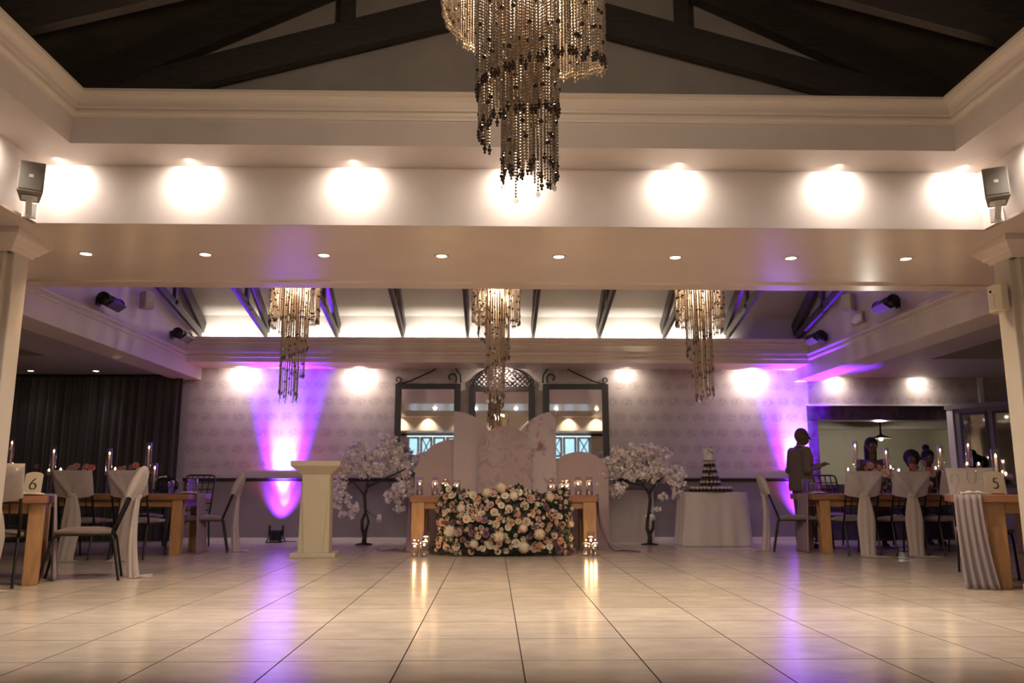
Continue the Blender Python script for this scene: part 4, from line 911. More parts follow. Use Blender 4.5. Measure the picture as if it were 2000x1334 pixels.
# ================================================================ GUEST TABLES
def turned(t, px, py, lx, ly, deg):     # turn a table so that its local corner (lx, ly) stays at (px, py)
    a = R(deg); t.rotation_euler = (0, 0, a)
    t.location.x = px - (lx * math.cos(a) - ly * math.sin(a)); t.location.y = py - (lx * math.sin(a) + ly * math.cos(a)); return t
NEAR_L = turned(table('honey oak banquet table with the number six card, beside the left pillar', -6.3, -3.90, 7.56, 8.42, 0.775, 0.065, (0.015, 0.05), 0.125, 'oak banquet tables'), -3.985, 7.54, 1.2, -.43, 24)
FAR_L = table('honey oak banquet table farther back on the left before the dark curtain', -6.9, -3.90, 10.76, 11.62, 0.762, 0.068, (0.09, 0.03), 0.13, 'oak banquet tables')
NEAR_R = turned(table('honey oak banquet table with the number five card, beside the right pillar', 3.905, 6.3, 7.05, 7.92, 0.785, 0.062, (0.26, 0.06), 0.145, 'oak banquet tables'), 4.0, 7.2, -1.1975, -.435, -25)
FAR_R = table('honey oak banquet table farther back on the right before the kitchen opening', 4.20, 7.2, 10.88, 11.72, 0.760, 0.07, (0.10, 0.03), 0.135, 'oak banquet tables')

def runner(x0, x1, y0, y1, zt, amp=0.006):
    return lambda u, v: (x0 + (x1 - x0) * u, y0 + (y1 - y0) * v, zt + 0.004 + abs(amp * math.sin(u * 18 + v * 3)))
def cloth_over(name, label, cx, yf, w_, dep, zt, group, deg):   # lies along the top, then falls over the front edge to the floor
    t = thing(name, label, 'cloth', (cx, yf, 0), R(deg), group)
    MB().grid(lambda u, v: ((u * 2 - 1) * w_, dep * v - 0.02, zt + .005 + .004 * abs(math.sin(u * 22))), 24, 6).build('top_run', M['chiffon_p'], t, True, solid=0.003)
    MB().grid(lambda u, v: ((u * 2 - 1) * w_ * (1 + .22 * v * v) + .05 * v * v, -0.022 - 0.02 * (1 + math.sin(u * 26)) * (0.25 + v) - 0.03 * v, max(0.006, (zt + .006) * (1 - v))), 40, 16).build('hanging_fold', M['chiffon_p'], t, True, solid=0.003)
cloth_over('table_runner', 'grey lilac chiffon runner falling over the front of table five to the floor', 4.11, 7.15, .105, .85, 0.785, 'grey lilac runners on the banquet tables', -25)
def end_fall(name, label, xe, sgn, y0, y1, zt, inner, mt=None):
    t = thing(name, label, 'cloth', (xe, (y0 + y1) / 2, 0), 0, 'grey lilac runners on the banquet tables'); w_ = (y1 - y0) / 2
    MB().grid(lambda u, v: (-sgn * inner * v + sgn * .012, (u * 2 - 1) * w_, zt + .005 + .004 * abs(math.sin(u * 22))), 24, 6).build('top_run', mt or M['chiffon_p'], t, True, solid=0.003)
    MB().grid(lambda u, v: (sgn * (0.012 + 0.018 * (1 + math.sin(u * 24)) * (0.25 + v) + .03 * v), (u * 2 - 1) * w_ * (1 + .2 * v * v), max(0.006, (zt + .006) * (1 - v))), 36, 16).build('hanging_fold', mt or M['chiffon_p'], t, True, solid=0.003)
cloth_over('table_runner', 'grey lilac chiffon runner falling over the right end of table six', -4.15, 7.935, .13, 1.0, 0.775, 'grey lilac runners on the banquet tables', 114)
end_fall('table_runner', 'lilac chiffon runner falling over the right end of the far left table', -3.90, 1, 11.0, 11.35, 0.762, 2.4, M['chiffon'])
end_fall('table_runner', 'lilac chiffon runner falling over the left end of the far right table', 4.20, -1, 11.0, 11.4, 0.760, 2.4, M['chiffon'])

# ---------------------------------------------------------------- chairs
M['seat'] = mat('brown_seat_fabric', (0.13, 0.09, 0.055), 0.85, noise=0.15, scale=40, sheen=0.3)
M['chair_metal'] = mat('black_chair_metal', (0.014, 0.012, 0.012), 0.4, metal=0.4)
def make_chair():
    t = thing('banquet_chair', 'x', 'chair')
    m = MB(); m.grid(lambda u, v: ((u * 2 - 1) * .22, (v * 2 - 1) * .235, .455 + .028 * (1 - (u * 2 - 1) ** 4) * (1 - (v * 2 - 1) ** 4)), 10, 10)
    m.box(-.22, .22, -.235, .235, .425, .455); m.build('seat', M['seat'], t, True)
    m = MB(); m.tube([(-.20, .22, .42), (.20, .22, .42), (.20, -.225, .42), (-.20, -.225, .42), (-.20, .22, .42)], .012, 6); m.build('seat_frame', M['chair_metal'], t)
    for s in (-1, 1):
        MB().tube([(s * .195, .16, .425), (s * .195, .235, .40), (s * .20, .262, .34), (s * .205, .33, 0.012), (s * .205, .332, 0.0)], [.012, .012, .012, .0125, .015], 8).build('leg', M['chair_metal'], t, True)
        MB().tube([(s * .195, -.16, .425), (s * .195, -.235, .42), (s * .20, -.255, .38), (s * .205, -.325, .012), (s * .205, -.327, 0.0)], [.012, .012, .012, .0125, .015], 8).build('leg', M['chair_metal'], t, True)
    def bp(x, z): return (x, -.235 - .225 * max(0, (z - .44)) / .59, z)
    m = MB(); m.tube([bp(-.205, .42), bp(-.21, .95), bp(-.20, 1.015), bp(-.16, 1.03), bp(.16, 1.03), bp(.20, 1.015), bp(.21, .95), bp(.205, .42)], .013, 8); m.build('back_frame', M['chair_metal'], t, True)
    for x in (-.125, -.042, .042, .125): MB().bar(bp(x, .50), bp(x, 1.03), .012, .016, (0, 1, 0)).build('upright_bar', M['chair_metal'], t)
    for z in (.52, .62, .72, .82, .92): MB().bar(bp(-.205, z), bp(.205, z), .012, .016, (0, 0, 1)).build('cross_bar', M['chair_metal'], t)
    return t
M['sash'] = sheer('white_organza', (0.60, 0.52, 0.46), 0.22)
def bl(z): return -.235 - .225 * (z - .44) / .59
def make_sash():
    t = thing('chair_sash', 'x', 'chair sash')
    def hood(u, v):
        z = 1.052 - .30 * v; a = 2 * PI * u; n = 3.2; c, s = math.cos(a), math.sin(a); q = (abs(c) ** n + abs(s) ** n) ** (-1 / n)
        hw = .232 * (1 - .04 * v); th = .022 + .035 * math.sin(PI * min(1, v * .9)) ** .8 if v > 0.02 else .006
        x, y = hw * q * c, th * q * s
        sag = -.03 * (1 - abs(x) / .23) * v
        if y < 0: y -= .030 * math.exp(-((abs(x) - max(0, (z - .775)) * .85) / .030) ** 2) * min(1, v * 4) + .012 * math.exp(-((abs(x) - max(0, (z - .80)) * .55) / .02) ** 2)
        return (x, bl(z) + y, z + sag + .012 * math.cos(a * 2) * v)
    m = MB().grid(hood, 64, 14); m.grid(lambda u, v: (lambda p: (p[0], bl(1.052) + (p[1] - bl(1.052)) * v, 1.053))(hood(u, 0)), 40, 1)
    m.build('hood', M['sash'], t, True)
    MB().ball((0, bl(.78) - .065, .765), (.055, .038, .042), 12, 8).build('knot', M['sash'], t, True)
    def tail(u, v):
        a = 2 * PI * u; w_ = .045 + .052 * min(1, v * 2.2) ** .7 + .012 * math.sin(v * 5); d = .028 + .026 * v; k = 1 + .16 * math.sin(a * 7 + v * 2) * (.4 + .6 * v)
        return (w_ * k * math.cos(a) + .01 * math.sin(v * 4), bl(.78) - .060 - .02 * v + .030 * math.sin(v * 3) + d * k * math.sin(a), max(.006, .775 * (1 - v)))
    MB().grid(tail, 56, 18).build('tail', M['sash'], t, True)
    def fluff(u, v): return (-.05 + .30 * u * (0.4 + v) - .06, bl(.78) - .10 - .14 * v + .01 * math.sin(u * 17), .008 + .02 * abs(math.sin(u * 12 + v * 5)) * (1 - v))
    MB().grid(fluff, 14, 6).build('hem', M['sash'], t, True)
    return t
ch0 = make_chair(); sa0 = make_sash(); used = [0, 0]
def place_chair(x, y, rz, label, sash=None):
    o = ch0 if not used[0] else dup(ch0); used[0] = 1; o.location = (x, y, 0); o.rotation_euler = (0, 0, R(rz)); o['label'] = label; o['group'] = 'black grid-backed chairs'
    if sash:
        s = sa0 if not used[1] else dup(sa0); used[1] = 1; s.location = (x, y, 0); s.rotation_euler = (0, 0, R(rz)); s['label'] = sash; s['group'] = 'white chair sashes'
place_chair(-3.86, 8.04, 110, 'black chair with brown seat seen side-on at the right end of table six', 'white organza sash on the side-on chair at the end of table six')
place_chair(-4.41, 7.58, 20, 'black grid-backed chair nearest the left pillar, back turned to the room', 'white organza sash on the chair nearest the left pillar')
place_chair(-3.88, 11.30, 106, 'black chair seen side-on at the right end of the far left table', 'white organza sash on the side-on chair at the end of the far left table')
place_chair(-5.02, 10.46, 0, 'black chair with its back to the room at the far left table, left one', 'white organza sash with bow tail at the far left table, left one')
place_chair(-4.37, 10.46, 0, 'black chair with its back to the room at the far left table, right one', 'white organza sash with bow tail at the far left table, right one')
place_chair(-5.05, 12.12, 180, 'black grid-backed chair on the curtain side of the far left table, left one')
place_chair(-4.36, 12.12, 184, 'black grid-backed chair on the curtain side of the far left table, right one')
place_chair(4.12, 11.26, -108, 'black chair seen side-on at the left end of the far right table', 'white organza sash on the side-on chair before the violet corner')
place_chair(4.67, 10.82, 0, 'black chair with its back to the room at the far right table, leftmost', 'white organza sash with long tail at the far right table, leftmost')
place_chair(5.27, 10.80, 0, 'black chair with its back to the room at the far right table, second from left', 'white organza sash with long tail at the far right table, second from left')
place_chair(5.87, 10.78, 0, 'black chair with its back to the room at the far right table, third from left', 'white organza sash with long tail at the far right table, third from left')
place_chair(5.02, 12.14, 180, 'black grid-backed chair on the kitchen side of the far right table, left one')
place_chair(6.21, 12.18, 180, 'black grid-backed chair under the seated guest at the far right table')
place_chair(4.83, 8.17, 158, 'black chair facing the camera behind table five', 'white organza sash on the chair behind table five')

# ---------------------------------------------------------------- table settings
M['napkin'] = mat('cream_napkin_linen', (0.58, 0.47, 0.33), 0.85, noise=0.05)
M['card'] = mat('cream_card', (0.55, 0.48, 0.38), 0.6); M['ink'] = mat('dark_printed_ink', (0.02, 0.017, 0.015), 0.6)
def ribbon(pts, wd, x, z, sc_, y):
    m = MB(); n = len(pts); L, Rr = [], []
    for i, p in enumerate(pts):
        a = pts[max(0, i - 1)]; b = pts[min(n - 1, i + 1)]; dx, dz = b[0] - a[0], b[1] - a[1]; l = math.hypot(dx, dz) or 1
        nx, nz = -dz / l, dx / l; w_ = wd(i / (n - 1), nx, nz)
        L.append((x + (p[0] + nx * w_) * sc_, y, z + (p[1] + nz * w_) * sc_)); Rr.append((x + (p[0] - nx * w_) * sc_, y, z + (p[1] - nz * w_) * sc_))
    for dy in (0, 0.0015):
        o = [(a, b - dy, c) for a, b, c in L] + [(a, b - dy, c) for a, b, c in Rr]
        m.add(o, [(i, i + 1, n + i + 1, n + i) for i in range(n - 1)])
    return m
def digit_pts(d):
    if d == 6:
        bowl = [(.30 + .27 * math.cos(t), .28 + .28 * math.sin(t)) for t in [PI - 2 * PI * i / 28 for i in range(29)]]
        stem = [(.52, .98), (.40, .92), (.27, .80), (.15, .62), (.07, .44), (.03, .28)]
        return [stem, bowl]
    return [[(.56, .98), (.40, .955), (.20, .955)], [(.20, .955), (.17, .75), (.14, .56)], [(.14, .56), (.22, .60), (.34, .61), (.47, .54), (.54, .40), (.53, .22), (.43, .08), (.28, .01), (.12, .02), (.04, .09)]]
def table_card(label, x, y, z, w_, h, d, rz):
    t = thing('table_number_card', label, 'card', (x, y, z), R(rz))
    m = MB().prism([(-w_ / 2, 0), (w_ / 2, 0), (w_ / 2, h * .86)] + [(w_ / 2 * math.cos(PI * i / 12), h * .86 + h * .14 * math.sin(PI * i / 12)) for i in range(1, 12)] + [(-w_ / 2, h * .86)], 1, -0.002, 0.002)
    o = m.build('card', M['card'], t); o.rotation_euler = (R(-8), 0, 0); s = h * .46
    m = MB()
    for pts in digit_pts(d):
        r = ribbon(pts, lambda q, nx, nz: .022 + .038 * abs(nx), -s * .30, h * .26, s, -0.0035); m.add(r.v, r.f)
    m.build('number', M['ink'], o)
    MB().box(-w_ * .3, w_ * .3, -.02, .05, 0, .012).build('stand', M['oak'], t)
table_card('cream table number card printed with a six on the near left table', -4.27, 7.80, 0.779, 0.155, 0.215, 6, 6)
table_card('cream table number card printed with a five on the near right table', 4.50, 7.35, 0.789, 0.19, 0.205, 5, 4)

def wine_glass_me():
    return MB().lathe([(0.0, 0.003), (0.034, 0.002), (0.035, 0.0), (0.034, 0.004), (0.006, 0.008), (0.004, 0.02), (0.004, 0.075), (0.010, 0.082), (0.030, 0.10), (0.037, 0.13), (0.036, 0.165), (0.031, 0.19)], 16).mesh('wine_glass', M['glass'], True)
wg = wine_glass_me()
tum = MB().lathe([(0.0, 0.003), (0.030, 0.003), (0.032, 0.0), (0.040, 0.16), (0.038, 0.16), (0.029, 0.008), (0.0, 0.008)], 16).mesh('glass_tumbler', M['glass'], True)
vas = MB().lathe([(0.0, 0.004), (0.062, 0.004), (0.064, 0.0), (0.070, 0.20), (0.067, 0.20), (0.060, 0.01), (0.0, 0.01)], 20).mesh('glass_jug', M['glass'], True)
def wglass(x, y, z, label, s=1.0):
    o = put('wine_glass', wg, None, loc=(x, y, z)); o.scale = (s,) * 3; tag(o, label, 'glass', 'wine glasses on the tables')
for i, (x, y, z, l, s) in enumerate(((-4.50, 7.80, .775, 'wine glass left of the number six card, front one', 1.0), (-4.47, 7.93, .775, 'wine glass left of the number six card, rear one', 1.0),
     (4.27, 7.32, .785, 'larger wine glass left of the number five card', 1.15), (4.18, 7.44, .785, 'smaller wine glass at the corner of table five', .95),
     (-4.10, 10.95, .762, 'wine glass near the right end of the far left table', 1.0), (-4.66, 10.98, .762, 'wine glass between the two sashed chairs on the far left table', 1.0), (4.47, 11.15, .76, 'wine glass near the left end of the far right table', 1.0), (5.00, 11.0, .76, 'wine glass between the two left sashes on the far right table', 1.0))):
    wglass(x, y, z, l, s)
for x, y, z, l in ((4.40, 11.30, .76, 'clear glass tumbler near the left end of the far right table'), (-4.32, 11.25, .762, 'clear glass tumbler on the far left table')):
    tag(put('glass_tumbler', tum, None, loc=(x, y, z)), l, 'glass', 'glass tumblers')
for x, y, z, l in ((4.36, 11.48, .76, 'clear glass cylinder tinted violet by the uplight, left end of the far right table'), (-4.02, 11.2, .762, 'clear glass cylinder near the right end of the far left table')):
    tag(put('glass_cylinder', vas, None, loc=(x, y, z)), l, 'vase', 'glass cylinders')
def napkin_fn(w_, d, seed):
    return lambda u, v: ((u - .5) * w_, (v - .5) * d + .01 * math.sin(u * 7 + seed), .006 + .014 * abs(math.sin(u * 8 + seed)) * math.sin(PI * v) + .010 * math.sin(PI * u))
def napkin(x, y, z, w_, d, rz, label, seed):
    o = MB().grid(napkin_fn(w_, d, seed), 18, 8).build('napkin', M['napkin'], None, True, solid=0.004); o.location = (x, y, z); o.rotation_euler = (0, 0, R(rz)); tag(o, label, 'napkin', 'cream napkins')
napkin(-4.28, 7.67, .779, .36, .16, 24, 'cream napkin lying before the number six card', 1)
napkin(4.21, 7.23, .792, .20, .12, -25, 'cream napkin at the left corner of table five', 2)
napkin(-3.99, 11.0, .77, .22, .18, 10, 'cream napkin at the right end of the far left table', 3)
napkin(-4.70, 10.88, .764, .22, .14, -8, 'cream napkin between the sashed chairs on the far left table', 4)
napkin(4.33, 11.05, .767, .22, .18, 0, 'cream napkin at the left end of the far right table', 5)
napkin(4.98, 10.98, .762, .18, .12, 6, 'cream napkin between the left sashes on the far right table', 6)
# tapers in glass chimneys
def taper(hold, ln, chim=True, r=0.013):
    t = thing('taper_candle', 'x', 'candle')
    MB().lathe([(0.0, 0.0), (0.045, 0.0), (0.046, 0.006), (0.012, 0.02), (0.010, hold * .35), (0.022, hold * .45), (0.010, hold * .55), (0.012, hold - .035), (0.026, hold - .02), (0.024, hold), (0.0, hold)], 14).build('holder', M['glass'], t, True)
    MB().lathe([(r, hold - .01), (r * .86, hold + ln), (r * .4, hold + ln + .004), (0.0, hold + ln + .004)], 12).build('candle', M['wax_pink'], t, True); cd = t.children[-1]
    f = put('flame', flame_me, cd, loc=(0, 0, hold + ln + .002)); f.scale = (1.5, 1.5, 1.0)
    if chim: MB().lathe([(0.038, hold - .02), (0.040, hold + .1), (0.036, hold + ln + .08), (0.035, hold + ln + .08)], 16).build('chimney', M['glass'], t, True)
    return t
TP = {}
def put_taper(px, pyf, Y, zt, label, chim=True):
    D = Y * .985 + .03; x = (px - 964) / 1600 * D * 1.0 + .0; zf_ = 0.85 + (952 - pyf) / 1600 * Y * 1.0
    ln = .25; hold = round(max(.08, zf_ - zt - ln - .02), 2)
    if (hold, chim) not in TP: o = TP[(hold, chim)] = taper(hold, ln, chim)
    else: o = dup(TP[(hold, chim)])
    o.location = (x, Y, zt); o['label'] = label; o['group'] = 'lit taper candles'
    lamp('POINT', 'candle_glow', (x, Y, zt + hold + ln + .03), 0.3 * CANDLE, (1.0, 0.6, 0.28), 0.012)
put_taper(30, 868, 11.2, .762, 'lit taper candle on the far left table, leftmost by the pillar')
put_taper(112, 883, 11.2, .762, 'lit taper candle on the far left table, second from left')
put_taper(219, 888, 11.2, .762, 'lit taper candle on the far left table, second from right')
put_taper(294, 876, 11.2, .762, 'lit taper candle on the far left table, rightmost and tallest')
put_taper(308, 918, 11.3, .762, 'short taper candle near the right end of the far left table')
put_taper(1680, 872, 11.3, .760, 'lit taper candle on the far right table, leftmost before the standing guest')
put_taper(1741, 884, 11.3, .760, 'lit taper candle on the far right table, middle one')
put_taper(1850, 880, 11.3, .760, 'lit taper candle on the far right table, rightmost')
put_taper(1907, 870, 11.3, .760, 'lit taper candle before the dark framed bay window')
put_taper(1959, 896, 7.45, .785, 'lit taper candle in a tall chimney on table five', True)
def pillar_c(h):
    t = thing('votive_candle', 'x', 'candle')
    MB().lathe([(0.0, 0.0), (0.04, 0.0), (0.04, 0.005), (0.010, 0.014), (0.008, h - .06), (0.030, h - .05), (0.034, h + .03), (0.032, h + .03), (0.028, h - .045)], 14).build('glass_stem', M['glass'], t, True)
    MB().lathe([(0.0, h - .045), (0.025, h - .045), (0.026, h), (0.0, h)], 12).build('candle', M['wax'], t, True); cd = t.children[-1]
    f = put('flame', flame_me, cd, loc=(0, 0, h)); f.scale = (1.8, 1.8, 1.0)
    return t
PC = {}
def put_votive(px, py, Y, zt, label):
    x = (px - 964) / 1600 * (Y * .985 + .03); h = round(0.85 + (952 - py) / 1600 * Y - zt - .02, 2)
    if h not in PC: o = PC[h] = pillar_c(h)
    else: o = dup(PC[h])
    o.location = (x, Y, zt); o['label'] = label; o['group'] = 'small lit votive candles'
    lamp('POINT', 'candle_glow', (x, Y, zt + h + .04), 0.25 * CANDLE, (1.0, 0.6, 0.28), 0.012)
for px, py, l in ((45, 917, 'leftmost on the far left table'), (106, 919, 'beside the second taper on the far left table'), (128, 918, 'left of the roses on the far left table'), (232, 917, 'bright one right of the roses on the far left table')):
    put_votive(px, py, 11.3, .762, 'small lit votive candle, ' + l)
for px, py, l in ((1663, 917, 'leftmost on the far right table'), (1748, 913, 'between the tapers on the far right table'), (1764, 919, 'left of the guests at the far right table'), (1838, 914, 'right of the guests at the far right table'), (1902, 906, 'left one before the bay window'), (1925, 906, 'right one before the bay window')):
    put_votive(px, py, 11.4, .760, 'small lit votive candle, ' + l)
# rose centrepieces
def centrepiece(label, px, py, Y, zt, blooms, seed):
    x = (px - 964) / 1600 * (Y * .985 + .03); t = thing('rose_centrepiece', label, 'flowers', (x, Y, zt), 0, 'rose centrepieces'); q = random.Random(seed)
    MB().lathe([(0.0, 0.0), (0.05, 0.0), (0.06, 0.08), (0.045, 0.10), (0.0, 0.10)], 14).build('bowl', M['glass'], t, True)
    m = MB(); random.seed(seed)
    for i in range(90):
        leaf(m, (q.uniform(-.10, .10), q.uniform(-.08, .08), q.uniform(.06, .24)), (q.uniform(-1, 1), q.uniform(-1, .4), q.uniform(-.4, 1)), q.uniform(.05, .09), .03)
    stuff(m.build('leaves', M['leaf'], t))
    for (bx, by, k, r) in blooms:
        p = ((bx - px) / 145, q.uniform(-.10, -.03), 0.85 + (952 - by) / 145 - zt); MB().tube([(0, 0, .06), (p[0] * .5, p[1] * .5, p[2] * .6), (p[0], p[1], p[2])], .003, 5).build('stem', M['leaf2'], t)
        o = put('rose_bloom', ROSE[k], t, loc=p); o.scale = (r,) * 3; face_dir(o, (q.uniform(-.4, .4), -1, q.uniform(.1, .7)))
centrepiece('peach and coral rose centrepiece left of the middle on the far left table', 170, 940, 11.2, .762, [(152, 918, 'peach', .06), (164, 913, 'blush', .055), (182, 914, 'peach', .055), (190, 915, 'coral', .05), (187, 928, 'coral', .045), (186, 938, 'blush', .04), (158, 926, 'peach', .04), (88, 912, 'mauve', .035)], 1)
centrepiece('cream and coral rose centrepiece right of the middle on the far left table', 270, 935, 11.0, .762, [(274, 911, 'coral', .045), (283, 921, 'cream', .05), (293, 922, 'ivory', .045), (246, 918, 'coral', .04), (253, 916, 'blush', .035), (266, 914, 'mauve', .035), (298, 924, 'peach', .035), (276, 930, 'plum', .04)], 2)
centrepiece('peach and mauve rose centrepiece before the left guest on the far right table', 1722, 935, 11.2, .760, [(1702, 910, 'blush', .05), (1712, 922, 'peach', .05), (1722, 914, 'peach', .045), (1729, 924, 'cream', .06), (1738, 930, 'blush', .04), (1695, 915, 'coral', .035), (1716, 948, 'mauve', .045), (1730, 950, 'blush', .04), (1722, 936, 'plum', .05)], 3)
centrepiece('coral and peach rose centrepiece before the two dark-haired guests', 1805, 935, 11.2, .760, [(1784, 913, 'coral', .055), (1806, 905, 'peach', .05), (1795, 912, 'mauve', .04), (1817, 918, 'coral', .045), (1823, 926, 'peach', .05), (1812, 930, 'plum', .045), (1818, 945, 'blush', .04), (1790, 925, 'mauve', .04)], 4)
# dark rounded bundle with small pale flowers
t = thing('dark_bouquet', 'dark rounded bunch dotted with small pale flowers on the far left table', 'bouquet', (-4.46, 11.44, .762))
MB().lathe([(0.0, 0.0), (0.07, 0.0), (0.05, 0.02), (0.06, .06), (0.0, .06)], 14).build('pot', M['black'], t, True)
m = MB(); rq = random.Random(5); random.seed(5)
for i in range(420):
    d = Vector((rq.gauss(0, 1), rq.gauss(0, 1), rq.gauss(0, 1))).normalized(); leaf(m, (d.x * .12, d.y * .10, .12 + d.z * .08), d + Vector((rq.uniform(-.5, .5), 0, rq.uniform(-.5, .5))), .05, .025)
stuff(m.build('leaves', mat('near_black_leaves', (0.012, 0.012, 0.012), 0.7), t))
for i in range(7):
    a = rq.uniform(.3, 2.8); o = put('small_bloom', ROSE['ivory'], t, loc=(.13 * math.cos(a), -.09, .14 + .09 * math.sin(a))); o.scale = (.02,) * 3; face_dir(o, (math.cos(a), -.6, 1))

# ================================================================ PEOPLE
M['skin'] = mat('deep_brown_skin', (0.075, 0.040, 0.027), 0.6, spec=0.25)
M['hair'] = mat('black_hair', (0.010, 0.009, 0.010), 0.8, spec=0.15)
M['suit'] = mat('taupe_suit_cloth', (0.105, 0.078, 0.062), 0.8, noise=0.08, scale=60)
M['shirt'] = mat('pale_pink_shirt', (0.50, 0.36, 0.33), 0.7); M['tie'] = mat('dark_tie', (0.05, 0.03, 0.04), 0.6)
M['dark_dress'] = mat('dark_plum_dress_cloth', (0.045, 0.020, 0.026), 0.75); M['black_dress'] = mat('black_dress_cloth', (0.014, 0.014, 0.018), 0.75)
M['eye'] = mat('eye_white', (0.28, 0.25, 0.23), 0.4)
def fused(m, name, mt, par, vox=0.010):
    o = m.build(name, mt, par, True); md = o.modifiers.new('fuse', 'REMESH'); md.mode = 'VOXEL'; md.voxel_size = vox; md.use_smooth_shade = True
    sm = o.modifiers.new('smooth', 'SMOOTH'); sm.factor = 0.5; sm.iterations = 3; return o
def limb(m, pts, rs, n=12):
    m.tube(pts, rs, n)
    for p, r in zip(pts, rs): m.ball(p, r * .99, 12, 8)
def hand(m, w_, d, up, side, curl=.5):
    """palm at the wrist w_ reaching along d; four unequal bent fingers and a thumb leaving the side"""
    w_ = Vector(w_); d = Vector(d).normalized(); up = Vector(up); sd = d.cross(up).normalized() * side; up = sd.cross(d).normalized() * side
    limb(m, [w_, w_ + d * .045, w_ + d * .085], [.024, .030, .030])
    for k, l in enumerate((.068, .078, .072, .056)):
        b = w_ + d * .085 + sd * (.031 - k * .0205); e = d * math.cos(curl) - up * math.sin(curl); g = d * math.cos(curl * 2.2) - up * math.sin(curl * 2.2)
        limb(m, [b - d * .02, b + d * l * .4, b + d * l * .4 + e * l * .35, b + d * l * .4 + e * l * .35 + g * l * .28], [.0105, .0098, .009, .0078], 8)
    b = w_ + d * .025 + sd * .022; limb(m, [b, b + sd * .030 + d * .025, b + sd * .040 + d * .062], [.013, .011, .009], 8)
def head_mb(m, c, s=1.0):
    x, y, z = c
    m.ball((x, y - .012 * s, z + .012 * s), (.076 * s, .096 * s, .105 * s), 18, 12); m.ball((x, y + .012 * s, z - .055 * s), (.058 * s, .074 * s, .062 * s), 14, 10)
    m.ball((x, y + .098 * s, z - .018 * s), (.014 * s, .020 * s, .022 * s), 8, 6); m.ball((x, y + .086 * s, z + .004 * s), (.010 * s, .014 * s, .030 * s), 8, 6)
    m.ball((x, y + .076 * s, z - .056 * s), (.026 * s, .018 * s, .010 * s), 8, 6); m.ball((x, y + .068 * s, z + .028 * s), (.052 * s, .020 * s, .010 * s), 8, 6)
    for q in (-1, 1): m.ball((x + q * .077 * s, y - .012 * s, z - .012 * s), (.012 * s, .020 * s, .030 * s), 8, 6)
def eyes(t, c, s=1.0):
    for q in (-1, 1):
        MB().ball((c[0] + q * .030 * s, c[1] + .074 * s, c[2] + .008 * s), .0095 * s, 8, 6).build('eye', M['eye'], t, True)
# standing man, facing local +Y, then turned towards the table
t = thing('person', 'bald man in a taupe suit standing in profile by the violet corner, one hand raised', 'person', (4.45, 11.92, 0), R(-82))
H = 1.70
b = MB(); hc = (0, .055, 1.580)
head_mb(b, hc, 1.10); limb(b, [(0, .0, 1.40), (0, .03, 1.50)], [.062, .058])
b.ball((0, -.01, 1.26), (.17, .12, .20), 14, 10); b.ball((0, .01, 1.06), (.155, .135, .16), 14, 10); b.ball((0, 0, .92), (.17, .13, .13), 14, 10)
for s in (-1, 1):
    limb(b, [(s * .09, 0, .88), (s * .10, .02, .48), (s * .10, -.01, .09)], [.085, .058, .042]); limb(b, [(s * .10, -.02, .05), (s * .11, .13, .035)], [.045, .035])
armL = [(-.20, -.01, 1.36), (-.245, -.05, 1.10), (-.17, .17, 1.14)]; armR = [(.20, -.01, 1.36), (.25, -.04, 1.09), (.19, .20, 1.16)]
for a in (armL, armR): limb(b, a, [.052, .042, .030])
hand(b, armL[2], (.15, 1, .38), (.2, -.3, 1), 1, .35); hand(b, armR[2], (-.1, 1, .30), (.1, -.3, 1), -1, .5)
fused(b, 'body', M['skin'], t, .007); eyes(t, hc, 1.10)
j = MB()
j.lathe([(0.0, .80), (.185, .80), (.192, .88), (.182, 1.00), (.180, 1.10), (.190, 1.22), (.195, 1.30), (.165, 1.37), (.09, 1.42), (0.0, 1.43)], 22, (0, 0, 0), 1.05, .92)
j.ball((0, .045, 1.02), (.16, .125, .16), 14, 10)
for a in (armL, armR): limb(j, [(a[0][0] * .72, a[0][1], 1.355), a[0], a[1], tuple(a[1][i] + (a[2][i] - a[1][i]) * .86 for i in range(3))], [.075, .074, .062, .050])
fused(j, 'jacket', M['suit'], t, .010)
p = MB()
p.ball((0, 0, .86), (.165, .125, .12), 14, 10)
for s in (-1, 1): limb(p, [(s * .085, 0, .86), (s * .10, .015, .48), (s * .105, -.005, .10)], [.105, .082, .072]); 
fused(p, 'trousers', M['suit'], t, .010)
MB().prism([(-.05, 1.42), (.05, 1.42), (.035, 1.30), (0, 1.16), (-.035, 1.30)], 1, .128, .150).build('shirt_front', M['shirt'], t); MB().prism([(-.016, 1.40), (.016, 1.40), (.024, 1.22), (0, 1.18), (-.024, 1.22)], 1, .150, .156).build('tie', M['tie'], t)
MB().lathe([(.062, 1.40), (.072, 1.41), (.064, 1.455), (.058, 1.455)], 16, (0, .012, 0)).build('collar', M['shirt'], t, True)
for s in (-1, 1): MB().ball((s * .11, .06, .035), (.046, .14, .036), 14, 8).build('shoe', M['black'], t, True)
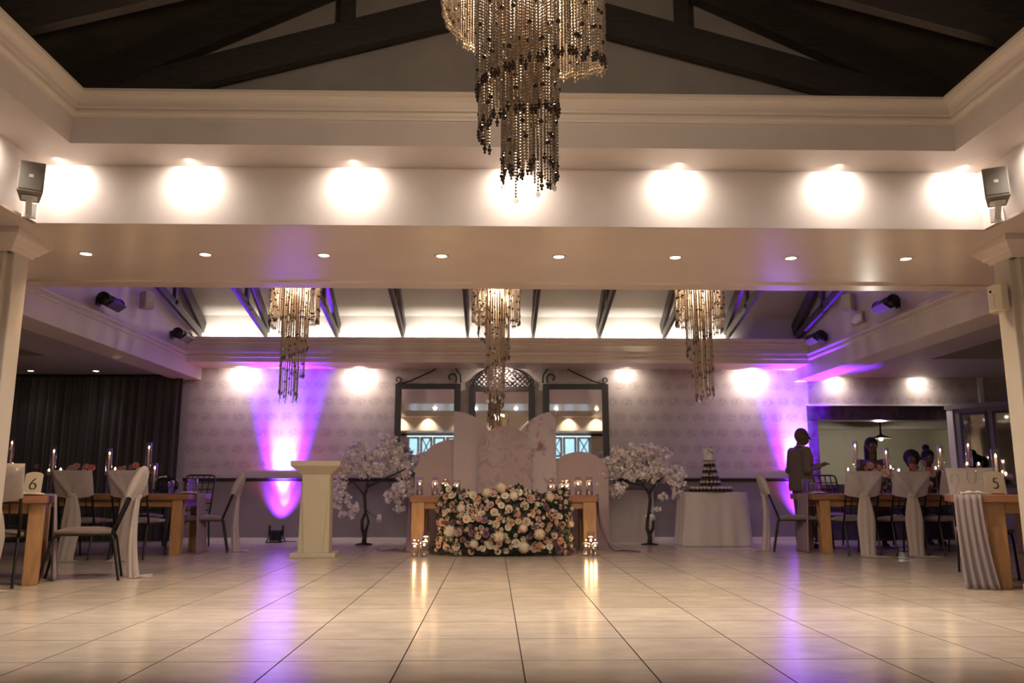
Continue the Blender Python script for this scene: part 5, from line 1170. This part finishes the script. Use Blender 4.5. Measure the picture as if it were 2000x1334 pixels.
def woman(label, x, y, rz, dress, hz, hair, seated, tall=False):
    t = thing('person', label, 'person', (x, y, 0), R(rz)); b = MB(); d = hz - 1.27      # hz: height of the head centre
    hc = (0, .04, hz); head_mb(b, hc, .94); limb(b, [(0, -.01, hz - .19), (0, .015, hz - .10)], [.046, .044])
    sh = hz - .24; b.ball((0, -.01, sh - .13), (.145, .10, .17), 14, 10); b.ball((0, 0, sh - .34), (.125, .10, .15), 14, 10); hip = .53 if seated else sh - .52; b.ball((0, 0, hip + .02), (.165, .13, .12), 14, 10)
    limb(b, [(0, 0, sh - .3), (0, 0, hip + .1)], [.12, .13])
    for s in (-1, 1):
        arm = [(s * .165, -.01, sh), (s * .205, .03, sh - .25), (s * .12, .25, sh - .24)]; limb(b, arm, [.043, .036, .026]); hand(b, arm[2], (-s * .5, 1, .1), (0, -.1, 1), -s, .5)
        if seated: limb(b, [(s * .085, 0, .53), (s * .09, .40, .52), (s * .09, .42, .09)], [.085, .062, .04]); limb(b, [(s * .09, .41, .045), (s * .09, .54, .03)], [.04, .03])
        else: limb(b, [(s * .085, 0, hip), (s * .085, .01, hip * .5), (s * .085, 0, .08)], [.085, .055, .038]); limb(b, [(s * .085, -.01, .045), (s * .09, .12, .03)], [.04, .03])
    fused(b, 'body', M['skin'], t, .008); eyes(t, hc, .94)
    g = MB(); g.lathe([(0.0, hip - .06), (.185, hip - .05), (.178, hip + .05), (.138, sh - .36), (.155, sh - .16), (.165, sh - .02), (.09, sh + .035), (0.0, sh + .04)], 20, (0, 0, 0), 1.0, .78)
    for s in (-1, 1):
        limb(g, [(s * .12, -.01, sh - .01), (s * .168, -.01, sh - .005), (s * .20, .02, sh - .18)], [.055, .056, .048])
        if seated: limb(g, [(s * .085, 0, .53), (s * .09, .42, .52)], [.105, .085])
    if not seated: g.lathe([(0.0, .10), (.26, .10), (.22, .5), (.185, hip), (0.0, hip + .02)], 20)
    fused(g, 'dress', dress, t, .011)
    h = MB(); h.ball((0, .01, hz + .04), (.092, .105, .092), 14, 10); h.ball((0, -.05, hz - .02), (.092, .075, .12), 14, 10)
    if hair == 'long': limb(h, [(0, -.06, hz - .05), (0, -.08, hz - .22), (0, -.09, hz - .36)], [.09, .085, .06])
    if hair == 'bun': h.ball((0, -.04, hz + .15), (.055, .055, .06), 12, 8)
    if hair == 'full': h.ball((0, -.02, hz + .03), (.118, .118, .125), 14, 10)
    fused(h, 'hair', M['hair'], t, .010); return t
woman('woman with long dark hair in a dark plum dress standing behind the far right table', 5.58, 12.08, 170, M['dark_dress'], 1.455, 'long', False)
woman('seated guest with full dark hair in black behind the coral roses', 6.21, 12.16, 150, M['black_dress'], 1.26, 'full', True)
woman('guest in black with hair piled high, behind the seated one', 6.66, 12.55, 175, M['black_dress'], 1.30, 'bun', False)
